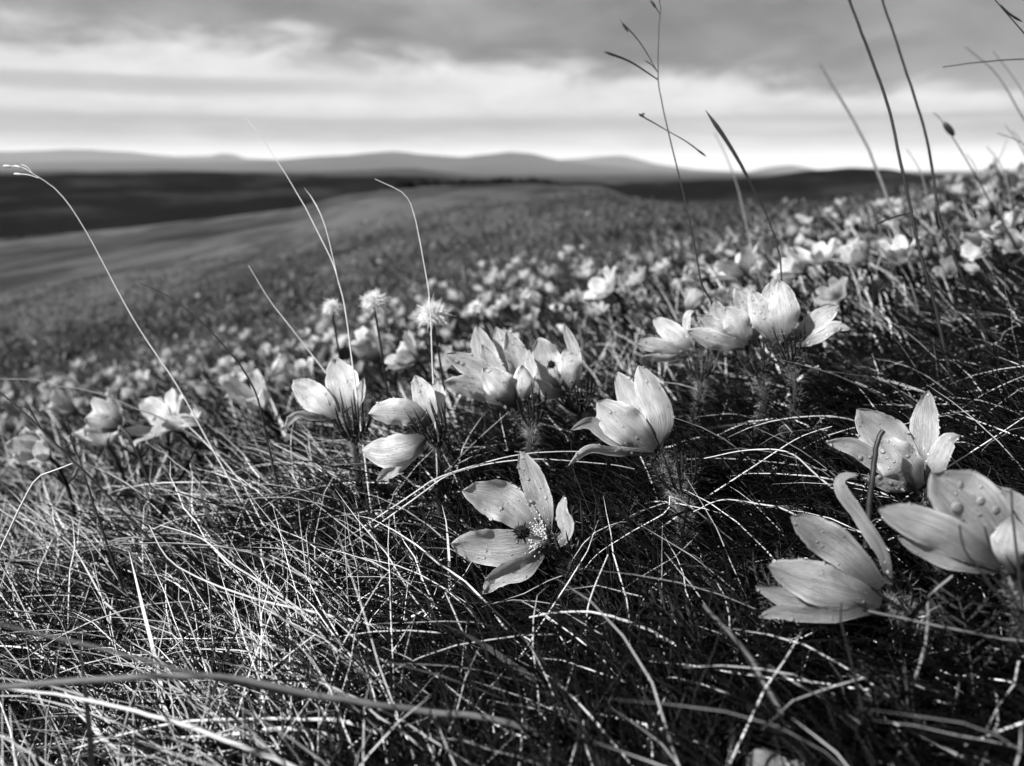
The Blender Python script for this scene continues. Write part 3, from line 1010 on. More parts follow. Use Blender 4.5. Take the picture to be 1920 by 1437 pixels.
def spot_px(u, v, d, s, rz):
    """a flower whose head shows at (u, v) and stands on the turf below"""
    p = P(u, v, d)
    k = len(SPOTS) % len(VARS)
    hd = VARS[k][3]
    sc_ = .95
    for _ in range(4):
        o = np.array([math.cos(rz) * hd[0] - math.sin(rz) * hd[1], math.sin(rz) * hd[0] + math.cos(rz) * hd[1], hd[2]]) * sc_
        x, y = p[0] - o[0], p[1] - o[1]
        g = float(G(x, y))
        sc_ = min(1.4, max(1.0, (p[2] - g) / hd[2]))
    SPOTS.append((x, y, g, rz, sc_, k))


for (u, v, d, rz) in [(75, 862, .64, 1.4), (168, 825, .72, .2), (222, 815, .69, -.5), (292, 795, .70, .6), (368, 785, .69, 0), (345, 810, .74, 2.4), (470, 738, .76, .9), (190, 780, .85, .4), (120, 760, .95, .4), (560, 700, .95, .2),
                      (1845, 485, .80, .2), (1875, 430, .95, -.4), (1600, 515, .85, .1), (1540, 480, .95, .5), (1480, 570, .9, 0), (1390, 500, .95, -.6), (1310, 520, .92, .5),
                      (760, 700, .80, .1), (700, 640, .9, 0), (1130, 540, 1.0, .3), (1010, 560, 1.1, 0), (1690, 470, .85, .4)]:
    spot_px(u, v, d, None, rz)
hx = [(s[0], s[1]) for s in SPOTS]
cand = []
tries = 0
while len(cand) < 1500 and tries < 60000:
    tries += 1
    y = .62 * (13 / .62) ** (rng.random() ** .62)
    x = rng.uniform(-.78, .80) * (y + .12)
    D_ = math.hypot(x, y)
    t = x / y
    ymin = 0.98 - .12 * t if t < .2 else .80
    if y < ymin:
        continue
    dens = float(smooth(vnoise(np.array(x * 2.3 + 9), np.array(y * 1.3), 4), .2, .8))
    fade = 1 - smooth(np.array(y), 1.2, 2.9 + .9 * t) if t < .1 else 1 - smooth(np.array(y), 1.0, 2.2 + 1.0 * max(0, (t - .5) / .1))
    if rng.random() > float(fade) * (0.10 + 1.0 * dens) * (1.0 if t < .3 else .7) + .001:
        continue
    ok = True
    gap = .047 + .005 * y
    for (a, b) in cand[-900:]:
        if abs(a - x) < gap and abs(b - y) < gap:
            ok = False; break
    if ok:
        cand.append((x, y))
for (x, y) in cand:
    spot(x, y)
SPOTS.sort(key=lambda s: s[1])
FIELD_LABEL = 'pale pasqueflower of the crowded drift behind the front row'
for i, (x, y, z, rz, s, k) in enumerate(SPOTS[:300]):
    pm, sm, bm_, _h = VARS[int(rng.integers(0, len(VARS))) if k is None else k]
    lab = FIELD_LABEL
    if k is not None and x < -.2 and y < .85:
        lab = 'pale pasqueflower cup in the loose row behind the straw turf and slanting dark stalk'
    elif k is not None and x > .42 and y < 1.0:
        lab = 'soft pasqueflower in the grass just right of the strong dark stalks'
    e = empty('pasqueflower', (x, y, z), lab, 'flower', 'pasqueflowers of the drift behind the front row')
    e.rotation_euler = (rng.normal(0, .06), rng.normal(0, .06), rz); e.scale = (s, s, s)
    tone = float(rng.uniform(.05, .5) + (.12 if x > .3 * y else 0)) if k is None else .04
    for m_ in pm:
        add('petal', m_, None, e)['tone'] = tone
    add('stem', sm, None, e); add('bract_whorl', bm_, None, e)
# the rest of the drift, too far and too many to tell apart
LOW = []
for k in range(6):
    pet, st, br = flower_variant(k, False)
    fl = [(V.reshape(-1, 3), grid_faces(*V.shape[:2])) for V, uv in pet]
    LOW.append((join(fl), join([st] + br)))
pf, sf = [], []
for (x, y, z, rz, s, k) in SPOTS[300:]:
    a, b = LOW[int(rng.integers(0, 6))]
    c_, s_ = math.cos(rz), math.sin(rz)
    M_ = np.array([[c_, -s_, 0], [s_, c_, 0], [0, 0, 1]]) * s
    off = np.array([x, y, z])
    pf.append((a[0] @ M_.T + off, a[1])); sf.append((b[0] @ M_.T + off, b[1]))
v1, f1 = join(pf); v2, f2 = join(sf)
me = new_mesh('far_blooms', np.concatenate([v1, v2]), np.concatenate([f1, f2 + len(v1)]))
l = me.uv_layers.new(name='UVMap')
luv = np.tile(np.array([[.3, .5], [.7, .5], [.7, .8], [.3, .8]], np.float32), (len(f1) + len(f2), 1))
l.data.foreach_set('uv', luv.ravel())
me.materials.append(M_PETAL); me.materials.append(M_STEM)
me.polygons.foreach_set('material_index', np.concatenate([np.zeros(len(f1), np.int32), np.ones(len(f2), np.int32)]))
add('flower_drift', me, None, label='distant specks of pasqueflowers thinning out over the slope', cat='flowers', kind='stuff')['tone'] = .4


# ------------------------------------------------------------------ grass
def blades(n, x, y, az_, e0, droop, L, w, tint, seg, tubeform, wig=0.35, lift=0.0):
    """curved blades from arrays; returns verts, quads, tint, along"""
    s = np.linspace(0, 1, seg + 1)
    e = e0[:, None] - droop[:, None] * s[None]
    a = az_[:, None] + wig * rng.normal(size=(n, 1)) * s[None] + 0.10 * rng.normal(size=(n, seg + 1))
    d = np.stack([np.cos(e) * np.cos(a), np.cos(e) * np.sin(a), np.sin(e)], -1)
    step = L[:, None, None] / seg
    c = np.concatenate([np.zeros((n, 1, 3)), np.cumsum(d[:, :-1] * step, 1)], 1)
    c = c + np.stack([x, y, G(x, y) - 0.002 + lift], -1)[:, None]
    gz = G(c[..., 0], c[..., 1])
    c[..., 2] = np.maximum(c[..., 2], gz + 0.0015)
    T = unit(np.gradient(c, axis=1))
    ref = unit(rng.normal(size=(n, 1, 3)))
    S = unit(np.cross(T, ref)); Q = np.cross(S, T)
    wp = w[:, None] * np.interp(s, [0, .25, .7, 1], [.8, 1, .75, .08])[None]
    if tubeform:
        k = 3
        an = np.arange(3) * 2 * math.pi / 3
        V = c[:, :, None] + 0.5 * wp[..., None, None] * (np.cos(an)[None, None, :, None] * S[:, :, None] + np.sin(an)[None, None, :, None] * Q[:, :, None])
        i = (np.arange(seg)[:, None] * 3 + np.arange(3)[None]); j = (np.arange(seg)[:, None] * 3 + (np.arange(3)[None] + 1) % 3)
        f = np.stack([i, j, j + 3, i + 3], -1).reshape(-1, 4)
    else:
        k = 2
        V = np.stack([c - 0.5 * wp[..., None] * S, c + 0.5 * wp[..., None] * S], 2)
        i = np.arange(seg) * 2
        f = np.stack([i, i + 1, i + 3, i + 2], -1)
    F = f[None] + (np.arange(n) * (seg + 1) * k)[:, None, None]
    t = np.repeat(tint, (seg + 1) * k)
    al = np.broadcast_to(s[None, :, None], (n, seg + 1, k)).ravel()
    return V, F, t, al, c


def cull(c, frac=1.0):
    """true for blades that would stand in front of a bloom"""
    n = len(c)
    u, v, z = proj(c.reshape(-1, 3))
    u = u.reshape(n, -1); v = v.reshape(n, -1); z = z.reshape(n, -1)
    bad = np.zeros(n, bool)
    for (u0, u1, v0, v1, zz) in HERO:
        ins = (u > u0 + 1) & (u < u1 - 1) & (v > v0 + 1) & (v < v1 - 2) & (z < zz + .012)
        bad |= ins.any(1)
    bad &= rng.random(n) < frac
    bad |= (np.linalg.norm(c, axis=2) < .245).any(1)
    return bad


def put_grass(name, lst, label):
    Vs, Fs, Ts, As, o = [], [], [], [], 0
    for V, F, t, al in lst:
        Vs.append(V.reshape(-1, 3)); Fs.append(F.reshape(-1, 4) + o); Ts.append(t); As.append(al)
        o += V.reshape(-1, 3).shape[0]
    me = new_mesh(name, np.concatenate(Vs), np.concatenate(Fs))
    attr(me, 'tint', np.concatenate(Ts)); attr(me, 'along', np.concatenate(As))
    return add(name, me, M_GRASS, label=label, cat='grass', kind='stuff')


def sample_xy(n, y0, y1, pw, spread=.80, xoff=0.0):
    y = y0 * (y1 / y0) ** (rng.random(n) ** pw)
    x = rng.uniform(-spread, spread, n) * (y + .14) + xoff
    return x, y


def flow(x, y):
    """lean direction of the turf: mostly down the slope to the left, swirling in tussocks"""
    a = math.pi * 0.93 + (vnoise(x * 5 + 3, y * 5, 12) - .5) * 2.6 + (vnoise(x * 14, y * 14, 13) - .5) * 1.2
    return a


def turf(n, y0, y1, pw, L0, L1, w0, w1, palef, seg, tubeform, e_lo, e_hi, az_sd=.5, xoff=0.0, hide=1.0, extra=None):
    x, y = sample_xy(n, y0, y1, pw, xoff=xoff)
    if extra is not None:
        k = extra(x, y); x, y = x[k], y[k]; n = len(x)
    az_ = flow(x, y) + rng.normal(0, az_sd, n)
    e0 = rng.uniform(e_lo, e_hi, n)
    droop = rng.uniform(.2, 1.3, n)
    L = rng.uniform(L0, L1, n)
    L = L * np.clip(1.5 / y, .4, 1.0)
    w = rng.uniform(w0, w1, n)
    pf_ = palef(x, y)
    pale = rng.random(n) < pf_
    tint = np.where(pale, rng.uniform(.58, 1.0, n), rng.uniform(0.0, .22, n) ** 2.0)
    V, F, t, al, c = blades(n, x, y, az_, e0, droop, L, w, tint, seg, tubeform)
    bad = cull(c, hide)
    keep = ~bad
    per = V.shape[1] * V.shape[2]
    kk = np.repeat(keep, per)
    V = V[keep]
    F = (F[0][None] + (np.arange(len(V)) * per)[:, None, None])
    return V, F, t[kk], al[kk]


def pale_near(x, y):
    # straw lies thick on the left, green growth darker on the right
    b = smooth(x, .06, -.10)
    hollow = np.exp(-(((x - .04) / .09) ** 2 + ((y - .47) / .10) ** 2))
    patch = vnoise(x * 9 + 2, y * 9, 17)
    return np.clip((.10 + .32 * b) * (.25 + 1.4 * patch) - .3 * hollow, .02, .65)


G_LIST = [
    turf(22000, .16, 1.0, .85, .02, .055, .0007, .0014, lambda x, y: .12 * pale_near(x, y), 3, True, R(15), R(75), .9),
    turf(7500, .16, 1.0, .80, .05, .115, .0005, .0011, pale_near, 6, True, R(12), R(62), .75),
    turf(7500, .16, 1.0, .80, .03, .095, .0004, .0011, lambda x, y: pale_near(x, y) * 1.1, 6, True, R(5), R(65), 1.5),
    turf(650, .17, .9, .80, .04, .11, .0018, .0034, lambda x, y: pale_near(x, y) * .9, 7, False, R(10), R(60), 1.1),
    turf(1700, .17, .9, .80, .07, .15, .0008, .0016, lambda x, y: np.clip(pale_near(x, y) * 1.8, .1, .9), 9, True, R(6), R(42), .9),
]
put_grass('meadow_grass', G_LIST, 'wet matted turf of dark and straw-pale blades around the front flowers')
mid_p = lambda x, y: .08 + .2 * vnoise(x * 3, y * 3, 19)
G_LIST = [
    turf(46000, .72, 7.5, .75, .04, .10, .0012, .0024, mid_p, 4, False, R(25), R(80), .8, hide=1.0),
    turf(5000, .8, 4.0, .8, .08, .15, .0010, .0018, mid_p, 6, False, R(45), R(85), .6, hide=1.0, extra=lambda x, y: x > y * .15),
]
xt, yt = sample_xy(3200, 3.0, 13.0, .9, spread=.75)
xt = np.repeat(xt, 7) + rng.normal(0, .05, 3200 * 7) * (1 + np.repeat(yt, 7) * .03); yt = np.repeat(yt, 7) + rng.normal(0, .05, 3200 * 7)
nt = len(xt)
tn_ = np.repeat(rng.uniform(0.06, .30, 3200), 7) + rng.uniform(0, .1, nt)
G_LIST.append(blades(nt, xt, yt, rng.uniform(0, 6.28, nt), rng.uniform(R(35), R(85), nt), rng.uniform(.3, 1.2, nt), rng.uniform(.04, .085, nt), rng.uniform(.004, .010, nt), tn_, 3, False)[:4])
put_grass('slope_grass', G_LIST, 'shaggy dark grass growing between the flowers of the drift')

# dew on the turf
n = 700
x, y = sample_xy(n, .26, 1.1, .8)
z = G(x, y) + rng.uniform(.008, .05, n)
c = np.stack([x, y, z], 1)
bad = cull(c[:, None, :].repeat(2, 1)); c = c[~bad]
v_, f_ = beads(c, np.repeat([[0, 0, 1.0]], len(c), 0), rng.uniform(.0002, .00045, len(c)), .9, low=True)
add('dew', new_mesh('dew', v_, f_), M_DROP, label='tiny dewdrops scattered through the turf', cat='dew', kind='stuff')


# ------------------------------------------------------------------ single stalks and long blades
def stalk(name, pts, d, wpx, material, label, cat, group=None, d1=None, branches=(), taper=.35, to_ground=True, flat=1.0, blob=None):
    """pts in pixels from the root end to the tip"""
    d1 = d if d1 is None else d1
    m = len(pts)
    p3 = [P(u, v, d + (d1 - d) * i / (m - 1)) for i, (u, v) in enumerate(pts)]
    if to_ground:
        g0 = float(G(p3[0][0], p3[0][1]))
        if p3[0][2] > g0 + .004:
            dirn = unit(p3[0] - p3[1])
            dirn = unit(np.array([dirn[0], dirn[1], min(dirn[2], -.55)]))
            q = p3[0].copy()
            for _ in range(60):
                q = q + dirn * .003
                if q[2] < float(G(q[0], q[1])) - .002:
                    break
            p3 = [q] + p3
    root = p3[0]
    e = empty(name, root, label, cat, group)
    c = spline(p3, max(14, 5 * len(p3)))
    s = np.linspace(0, 1, len(c))
    w = wpx / FPX * d * .5
    wig = np.cumsum(rng.normal(size=(len(c), 3)), 0); wig -= np.linspace(0, 1, len(c))[:, None] * wig[-1]
    c = c + wig * w * .12
    v_, f_ = tube(c, w * (1 - (1 - taper) * s ** 1.3), 6, flat)
    bo = add('stem', new_mesh('stem', local(v_, root), f_), material, e)
    for bpts, bw in branches:
        b3 = [P(u, v, d + (d1 - d) * .8) for u, v in bpts]
        cc = spline(b3, 10); ss = np.linspace(0, 1, 10)
        r = bw / FPX * d * .5 * np.interp(ss, [0, .45, .8, 1], [.6, .8, 1.0, .1])
        v_, f_ = tube(cc, r, 5)
        add('branch', new_mesh('branch', local(v_, root), f_), material, e)
    if blob:
        for (u, v, ru, rv, ang_) in blob:
            cpt = P(u, v, d1)
            ax = unit(P(u + math.cos(ang_) * 10, v + math.sin(ang_) * 10, d1) - cpt)
            v_, f_ = beads(cpt[None], ax[None], np.array([ru / FPX * d1]), rv / ru)
            add('spikelet', new_mesh('spikelet', local(v_, root), f_), material, e)
    return e


TALL = 'tall grass stalks rising over the flowers'
st = stalk
st('grass_stalk', [(398, 842), (330, 720), (250, 600), (165, 440), (110, 360), (60, 325)], .50, 3.4, M_STALK_PALE, 'long pale leaning stalk with a drooping seed head at its tip', 'grass stalk', TALL,
   branches=[([(62, 326), (40, 314), (4, 312)], 2.4), ([(72, 334), (52, 328), (28, 327)], 2.6), ([(60, 325), (52, 314), (38, 308)], 2)], blob=[(14, 312, 2.4, 9, .1), (34, 313, 2.2, 8, .3), (34, 327, 2.4, 9, .1)])
st('grass_stalk', [(662, 700), (646, 578), (635, 532), (622, 490), (578, 401), (565, 378), (529, 318), (484, 250), (461, 222)], .50, 3.4, M_STALK_PALE, 'pale forked stalk rising above the brightest white bloom', 'grass stalk', TALL,
   branches=[([(634, 528), (627, 495), (609, 422), (589, 378), (570, 352)], 2.6)])
st('grass_stalk', [(812, 690), (807, 578), (794, 490), (776, 401), (763, 370), (745, 355), (703, 336)], .50, 3.2, M_STALK_PALE, 'pale stalk bent over at the top beside the fluffy heads', 'grass stalk', TALL)
st('grass_stalk', [(501, 822), (484, 747), (457, 694), (434, 664), (384, 610), (357, 587), (321, 560), (284, 540), (262, 531)], .50, 4.6, M_STALK_DARK, 'dark arching stalk bending left over the drift', 'grass stalk', TALL)
st('grass_stalk', [(613, 702), (541, 610), (501, 557), (466, 498)], .55, 3.0, M_STALK_PALE, 'short straight pale stalk leaning left behind the brightest white bloom', 'grass stalk', TALL)
st('grass_stalk', [(215, 945), (147, 874), (100, 827), (50, 777), (-30, 712)], .46, 6.5, M_STALK_DARK, 'thick dark stalk slanting left across the pale cups', 'grass stalk', TALL,
   branches=[([(75, 800), (60, 775), (47, 752)], 4)])
st('grass_stalk', [(160, 895), (150, 865), (137, 837), (127, 790)], .47, 6.0, M_STALK_DARK, 'short dark stalk with a pointed bud beside the slanting dark stalk', 'grass stalk', TALL)
st('grass_stalk', [(330, 800), (254, 767), (200, 744), (144, 730), (110, 727), (67, 714), (0, 711), (-30, 709)], .62, 4.0, M_STALK_MID, 'soft grey stalk lying almost level over the left drift', 'grass stalk', TALL)
st('grass_stalk', [(10, 1010), (42, 942), (69, 896), (108, 880), (136, 869)], .42, 6.0, M_STALK_PALE, 'pale kinked blade folded over below the left cups', 'grass stalk', TALL)
st('grass_stalk', [(1334, 568), (1315, 530), (1300, 450), (1275, 340), (1255, 255), (1240, 190), (1233, 140), (1235, 50), (1238, 10), (1222, -30)], .55, 4.4, M_STALK_DARK, 'tallest thin dark stalk with side branches against the sky', 'grass stalk', TALL,
   branches=[([(1234, 150), (1180, 115), (1131, 97)], 4.5), ([(1233, 135), (1200, 80), (1160, 35)], 2.6), ([(1233, 135), (1222, 122), (1208, 113)], 2.6), ([(1238, 28), (1228, 12), (1217, 0)], 3),
             ([(1254, 247), (1225, 230), (1198, 215)], 3), ([(1254, 247), (1290, 268), (1326, 296)], 3), ([(1204, 218), (1204, 214), (1210, 214)], 3)], blob=[(1146, 102, 2.5, 14, .35), (1172, 52, 2, 11, .95), (1203, 217, 2.5, 7, .5), (1225, 8, 2.5, 9, 1.0), (1314, 286, 2, 12, .65)])
st('grass_stalk', [(1465, 527), (1461, 480), (1440, 410), (1405, 340)], .55, 4.0, M_STALK_DARK, 'dark stalk ending in a thick spike behind the tulip-like bloom', 'grass stalk', TALL, taper=.9, to_ground=True,
   branches=[([(1406, 341), (1390, 310), (1360, 260), (1323, 207)], 9)])
st('grass_stalk', [(1768, 640), (1750, 560), (1725, 470), (1705, 380), (1690, 310), (1670, 220), (1640, 130), (1610, 50), (1580, -30)], .55, 7.0, M_STALK_DARK, 'strong dark stalk with a pale blade jutting out left', 'grass stalk', TALL, taper=.7,
   branches=[([(1708, 399), (1672, 409), (1638, 423)], 4)])
st('grass_stalk', [(1772, 440), (1764, 420), (1750, 330), (1735, 250), (1710, 170), (1680, 80), (1645, -30)], .62, 6.0, M_STALK_DARK, 'plain dark stalk running beside the strong one', 'grass stalk', TALL, taper=.7)
st('grass_stalk', [(2010, 180), (1960, 110), (1920, 62), (1866, 0), (1850, -20)], .5, 5.0, M_STALK_DARK, 'dark stalk with a short fork crossing the upper right corner', 'grass stalk', TALL, to_ground=True,
   branches=[([(1876, 10), (1895, 28), (1918, 42)], 4.5)])
st('grass_stalk', [(2080, 190), (1980, 120), (1920, 112), (1830, 118), (1768, 126)], .60, 5.0, M_STALK_DARK, 'dark stalk bent to a level tip near the upper right', 'grass stalk', TALL)
st('grass_stalk', [(1690, 450), (1670, 390), (1640, 310), (1620, 260), (1580, 190), (1537, 120)], 1.0, 6.0, M_STALK_MID, 'blurred grey stalk leaning left behind the strong dark stalk', 'grass stalk', TALL, taper=.8)
st('grass_stalk', [(1990, 330), (1920, 220), (1870, 140), (1810, 88)], 1.0, 6.0, M_STALK_MID, 'blurred grey stalk slanting under the level dark tip', 'grass stalk', TALL)
st('grass_stalk', [(1960, 250), (1910, 160), (1862, 96)], 1.1, 5.0, M_STALK_MID, 'blurred short grey stalk crossing the level dark tip', 'grass stalk', TALL)
st('grass_stalk', [(1870, 400), (1830, 330), (1800, 280), (1765, 225), (1750, 212)], .9, 4.0, M_STALK_DARK, 'dark stalk nodding with a small plump seed head by the crest', 'grass stalk', TALL, blob=[(1779, 242, 6, 17, .9)])
st('grass_stalk', [(1400, 420), (1380, 340), (1360, 290), (1340, 250)], 1.1, 5.0, M_STALK_MID, 'faint blurred stalk behind the thick spike', 'grass stalk', TALL)
st('grass_stalk', [(1740, 380), (1725, 320), (1700, 280)], 1.1, 4.0, M_STALK_MID, 'faint blurred stalk between the two plain dark ones', 'grass stalk', TALL)
st('grass_stalk', [(884, 580), (876, 530), (869, 478)], .9, 6.0, M_STALK_DARK, 'short dark spike standing behind the fluffy heads', 'grass stalk', TALL)
st('grass_stalk', [(912, 450), (898, 415), (884, 380)], 1.5, 4.0, M_STALK_DARK, 'small faint spike on the open meadow', 'grass stalk', TALL)
for j, (u0, v0, u1, v1, d_, w_, mt) in enumerate([(1935, 330, 1885, 235, .95, 4, M_STALK_MID), (1890, 350, 1850, 275, 1.05, 4, M_STALK_MID), (1835, 345, 1812, 290, 1.15, 4, M_STALK_MID),
                                                  (1925, 300, 1898, 245, 1.2, 4, M_STALK_MID), (1945, 295, 1870, 250, .85, 3.5, M_STALK_DARK), (1860, 330, 1888, 262, 1.2, 4, M_STALK_MID)]):
    st('grass_stalk', [(u0 + 12, v0 + 70), (u0, v0), ((u0 + u1) / 2 + 4, (v0 + v1) / 2 - 6), (u1, v1)], d_, w_, mt, 'slim blurred stalk in the thicket on the right-hand crest', 'grass stalk', 'stalks on the crest')

LONG = 'long single blades over the turf'
st('grass_stalk', [(440, 1276), (417, 1272), (333, 1251), (167, 1209), (12, 1172), (-80, 1140)], .24, 13, M_STALK_MID, 'thick soft dark blade dipping towards the lower left, upper of two', 'grass stalk', LONG, d1=.21)
st('grass_stalk', [(960, 1358), (792, 1334), (708, 1322), (583, 1301), (458, 1278), (333, 1270), (167, 1278), (0, 1292), (-90, 1300)], .27, 13, M_STALK_MID, 'thick soft dark blade arching across the lower left turf', 'grass stalk', LONG, d1=.22, taper=.8)
for pts, d_, w_, mt in [
    ([(545, 1436), (500, 1417), (417, 1384), (292, 1342), (125, 1305), (-20, 1290)], .27, 13, M_STALK_PALE),
    ([(667, 1362), (542, 1351), (354, 1353), (250, 1372), (137, 1405)], .30, 9, M_STALK_PALE),
    ([(585, 1369), (460, 1374), (333, 1384)], .30, 14, M_STALK_PALE),
    ([(1418, 1338), (1354, 1274), (1296, 1227), (1226, 1187), (1132, 1152), (1062, 1146), (992, 1158)], .33, 9, M_STALK_PALE),
    ([(1208, 1402), (1121, 1356), (975, 1274), (887, 1216), (835, 1111)], .34, 8, M_STALK_PALE),
    ([(934, 1436), (1033, 1385), (1150, 1350), (1267, 1303), (1412, 1239), (1535, 1181)], .32, 7, M_STALK_PALE),
    ([(1331, 1436), (1337, 1350), (1354, 1280), (1372, 1254)], .31, 8, M_STALK_PALE),
    ([(1267, 1414), (1220, 1332), (1173, 1257), (1127, 1187)], .33, 8, M_STALK_PALE),
    ([(1175, 1436), (1145, 1370), (1105, 1260), (1100, 1150), (1140, 1040)], .34, 6, M_STALK_PALE),
    ([(1150, 1420), (1062, 1402), (975, 1400), (800, 1394)], .31, 9, M_STALK_PALE),
    ([(760, 935), (819, 897), (903, 869), (984, 851), (1081, 847), (1140, 850)], .47, 3.2, M_STALK_PALE),
    ([(770, 940), (835, 894), (900, 874), (956, 865), (1020, 862), (1140, 871), (1190, 880)], .47, 3.0, M_STALK_PALE),
    ([(900, 1240), (770, 1190), (600, 1150), (470, 1120), (330, 1060), (280, 985)], .37, 7, M_STALK_PALE),
    ([(640, 1200), (520, 1110), (440, 1060), (380, 1010), (300, 985)], .40, 6, M_STALK_PALE),
    ([(420, 1360), (470, 1290), (540, 1230), (592, 1190)], .34, 7, M_STALK_PALE),
    ([(720, 1330), (640, 1230), (560, 1150), (500, 1110)], .36, 7, M_STALK_PALE),
    ([(1270, 935), (1250, 960), (1180, 1000), (1120, 1040), (1090, 1075)], .40, 4, M_STALK_PALE),
    ([(1480, 960), (1420, 945), (1350, 938), (1300, 960)], .40, 5, M_STALK_PALE),
    ([(1420, 870), (1500, 820), (1560, 800)], .43, 4, M_STALK_PALE),
    ([(1540, 900), (1480, 850), (1400, 845), (1320, 860)], .41, 5, M_STALK_PALE),
    ([(1838, 1440), (1745, 1391), (1675, 1356)], .24, 10, M_STALK_PALE),
    ([(1680, 950), (1740, 900), (1850, 830), (1925, 780)], .40, 5, M_STALK_PALE),
]:
    st('dry_straw', pts, d_, w_, mt, 'long straw-pale blade lying across the turf', 'grass stalk', LONG, taper=.3, flat=.5)
st('grass_stalk', [(1655, 1436), (1663, 1408), (1693, 1327), (1728, 1233), (1740, 1163), (1742, 1120), (1786, 1080)], .27, 8, M_STALK_MID, 'upright bent grey blade below the hooked petal bloom', 'grass stalk', LONG, taper=.6)
st('grass_stalk', [(1990, 1215), (1868, 1196), (1733, 1168), (1628, 1146)], .27, 8, M_STALK_MID, 'soft grey blade running level to the right below the hooked petal bloom', 'grass stalk', LONG, taper=.5)
st('grass_stalk', [(1510, 1436), (1500, 1408), (1412, 1239), (1319, 1134)], .27, 13, M_STALK_MID, 'thick soft grey stem leaning left in the dark lower right', 'grass stalk', LONG, taper=.5)
st('grass_stalk', [(1626, 990), (1630, 960), (1637, 890), (1646, 830), (1656, 808)], .345, 14, M_STALK_DARK, 'thick dark upright blade in front of the spread petals', 'grass stalk', LONG, taper=.75)
for pts in ([(1868, 1112), (1838, 1070), (1808, 1030), (1799, 986)], [(1872, 1060), (1858, 1030), (1846, 988)], [(1906, 1030), (1900, 975), (1896, 920)], [(1582, 1190), (1576, 1165), (1578, 1130)]):
    st('grass_stalk', pts, .255, 9, M_STALK_DARK, 'short dark sliver standing before the right-hand blooms', 'grass stalk', LONG, taper=.4)
rg = np.random.default_rng(5)


# ------------------------------------------------------------------ fluffy heads
def fluffy(u, v, r, d, label, seed):
    rg = np.random.default_rng(seed)
    c = P(u, v, d); rm = r / FPX * d
    gx, gy = c[0] + .006, c[1]
    root = np.array([gx, gy, float(G(gx, gy)) - .003])
    e = empty('fluffy_flower_head', root, label, 'seed head', 'fluffy white heads behind the front row')
    v_, f_ = tube(spline([root, (root + c) / 2 + np.array([.004, 0, 0]), c - np.array([0, 0, rm * .3])], 10), .0009, 5)
    add('stem', new_mesh('stem', local(v_, root), f_), M_STEM, e)
    v_, f_ = beads((c - np.array([0, 0, rm * .25]))[None], np.array([[0, 0, 1.0]]), np.array([rm * .35]), .8)
    add('receptacle', new_mesh('receptacle', local(v_, root), f_), M_BRACT, e)
    n = 1500
    g = unit(rg.normal(size=(n, 3))); g[:, 2] = np.abs(g[:, 2]) * 1.1 - .40
    g = unit(g)
    rt = c + g * rm * .3 * rg.random((n, 1)) ** .5
    g = g + rg.normal(size=(n, 3)) * .22
    v_, f_ = hairs(rt, g + np.array([0, 0, -.25]) * (1 - np.abs(g[:, 2:])), rm * rg.uniform(.35, .72, n), rm * .05, rg)
    add('fluff', new_mesh('fluff', local(v_, root), f_), M_FLUFF, e, kind='stuff')


fluffy(622, 577, 20, .62, 'fluffy white head touching the pale forked stalk', 1)
fluffy(701, 566, 27, .58, 'fluffy white head standing highest of the four', 2)
fluffy(811, 590, 32, .57, 'largest fluffy white head, crossed by the bent stalk', 3)
fluffy(892, 578, 18, .66, 'small fluffy white head above the largest bloom', 4)


# ------------------------------------------------------------------ feathery leaves low on the right
def feather(u, v, d, L, az_, label, seed, elv=.6):
    rg = np.random.default_rng(seed)
    p = P(u, v, d)
    root = np.array([p[0], p[1], float(G(p[0], p[1])) - .002])
    e = empty('feathery_leaf', root, label, 'leaf', 'feathery flower leaves in the dark turf')
    dirn = np.array([math.cos(az_) * math.cos(elv), math.sin(az_) * math.cos(elv), math.sin(elv)])
    c = spline([root, root + dirn * L * .5 + np.array([0, 0, .004]), root + dirn * L + np.array([0, 0, -.004])], 12)
    add('midrib', new_mesh('midrib', *[local(tube(c, np.linspace(.0009, .0004, 12), 4)[0], root), tube(c, .0005, 4)[1]]), M_LEAF, e)
    T = unit(np.gradient(c, axis=0))
    for i in range(3, 12):
        for sgn in (-1, 1):
            S = unit(np.cross(T[i], np.array([0, 0, 1]))) * sgn
            l = L * .32 * (1 - abs(i - 6) / 9) * rg.uniform(.7, 1.2)
            parts = []
            tip = c[i] + (S + T[i] * .9) * l * .75 + np.array([0, 0, rg.uniform(-.002, .005)])
            cc = spline([c[i], (c[i] + tip) / 2 + S * l * .06, tip], 6)
            parts.append(tube(cc, np.array([.6, 1, 1, .9, .6, .1]) * .0008, 4, .5))
            for q in (2, 3):
                for s2 in (-1, 1):
                    dd = unit(unit(tip - c[i]) + s2 * T[i] * .8)
                    parts.append(tube(spline([cc[q], cc[q] + dd * l * .28], 3), np.array([.7, .8, .1]) * .0008, 4, .5))
            v_, f_ = join(parts)
            add('leaflet', new_mesh('leaflet', local(v_, root), f_), M_LEAF, e)


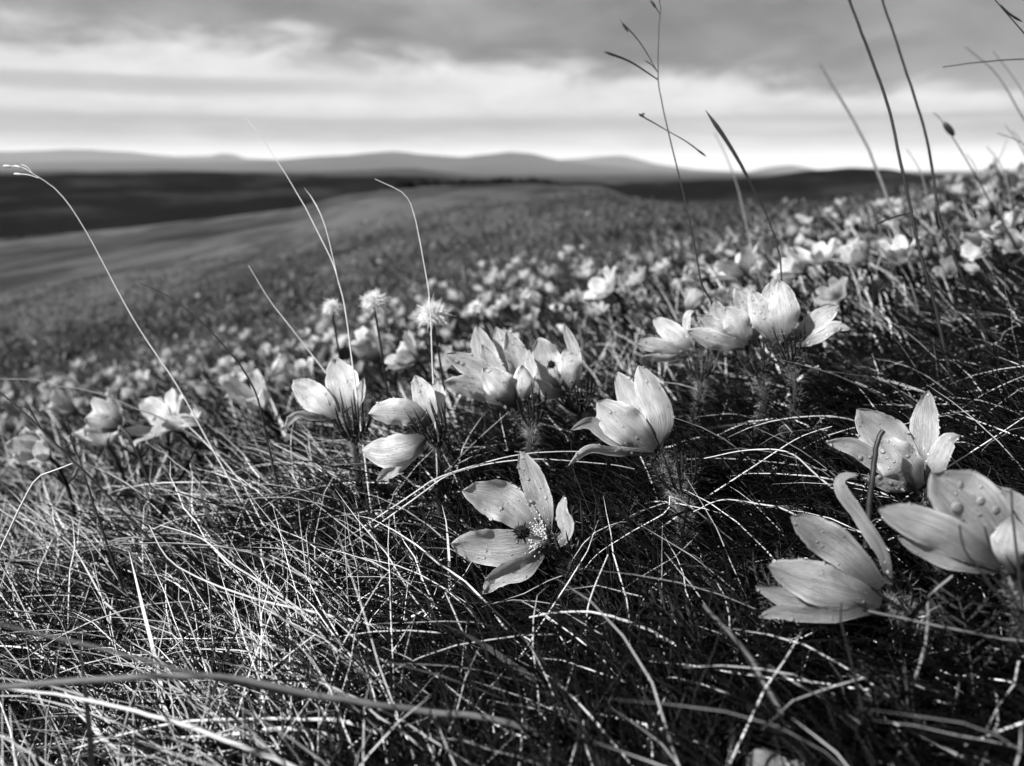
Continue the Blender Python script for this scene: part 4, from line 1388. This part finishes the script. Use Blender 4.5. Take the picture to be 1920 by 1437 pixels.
spots = [(1180, 1230, .35, .06, 2.2), (1290, 1180, .36, .06, 1.2), (1380, 1330, .31, .05, 2.6), (1240, 1110, .39, .06, 1.8), (1440, 1290, .32, .05, 1.0), (1330, 1260, .34, .06, .6),
         (1160, 1165, .37, .05, .8), (1780, 1380, .25, .04, 2.3), (1850, 1260, .27, .05, 1.4), (1640, 640, .62, .06, 1.3), (1700, 690, .56, .06, 2.0), (1800, 660, .56, .06, 1.2), (1580, 700, .58, .05, 2.5),
         (1860, 600, .6, .06, 1.8), (1760, 590, .68, .06, 1.0), (900, 900, .47, .05, 2.4), (740, 930, .47, .05, 1.7)]
for j, (u, v, d_, L_, a_) in enumerate(spots):
    feather(u, v, d_, L_ * rng.uniform(.8, 1.15), a_, 'dark finely cut flower leaf in the turf', 70 + j, rng.uniform(.3, .9))
# spoon-shaped leaf low on the right
root = P(1626, 1400, .27)
root = np.array([root[0], root[1], float(G(root[0], root[1]))])
e = empty('spoon_leaf', root, 'small dark spoon-shaped leaf standing in the shade below the hooked petal bloom', 'leaf')
V, uv, _, _ = petal([root, P(1622, 1370, .265), P(1630, 1330, .262), P(1640, 1284, .262)], 38 / FPX * .265, -unit(root), 12, .25, rng, ruffle=.03)
add('blade', petal_mesh('blade', local(V, root), uv), M_LEAF, e)
add('stalk', new_mesh('stalk', *(lambda t: (local(t[0], root), t[1]))(tube(spline([root - np.array([0, 0, .004]), root + np.array([0, 0, .004]), V[2, V.shape[1] // 2]], 5), .0008, 5))), M_LEAF, e)

# ------------------------------------------------------------------ haze: one box of pale air
hb = 36000.0; zt, zb = 640.0, -60.0
hv = np.array([(x, y, z) for z in (zb, zt) for (x, y) in ((-hb, -hb), (hb, -hb), (hb, hb), (-hb, hb))], float)
hf = np.array([[3, 2, 1, 0], [4, 5, 6, 7], [0, 1, 5, 4], [1, 2, 6, 5], [2, 3, 7, 6], [3, 0, 4, 7]])
mh = bpy.data.materials.new('pale_air'); mh.use_nodes = True
H = NT(mh.node_tree)
pv = H.n('ShaderNodeVolumePrincipled')
pv.inputs['Color'].default_value = grey(0.9)
pv.inputs['Density'].default_value = 2.3e-5
pv.inputs['Anisotropy'].default_value = 0.0
ho = H.n('ShaderNodeOutputMaterial'); H.link(pv.outputs[0], ho.inputs['Volume'])
add('haze', new_mesh('haze', hv, hf, False), mh, kind='stuff', label='thin pale air softening the far hills', cat='haze')
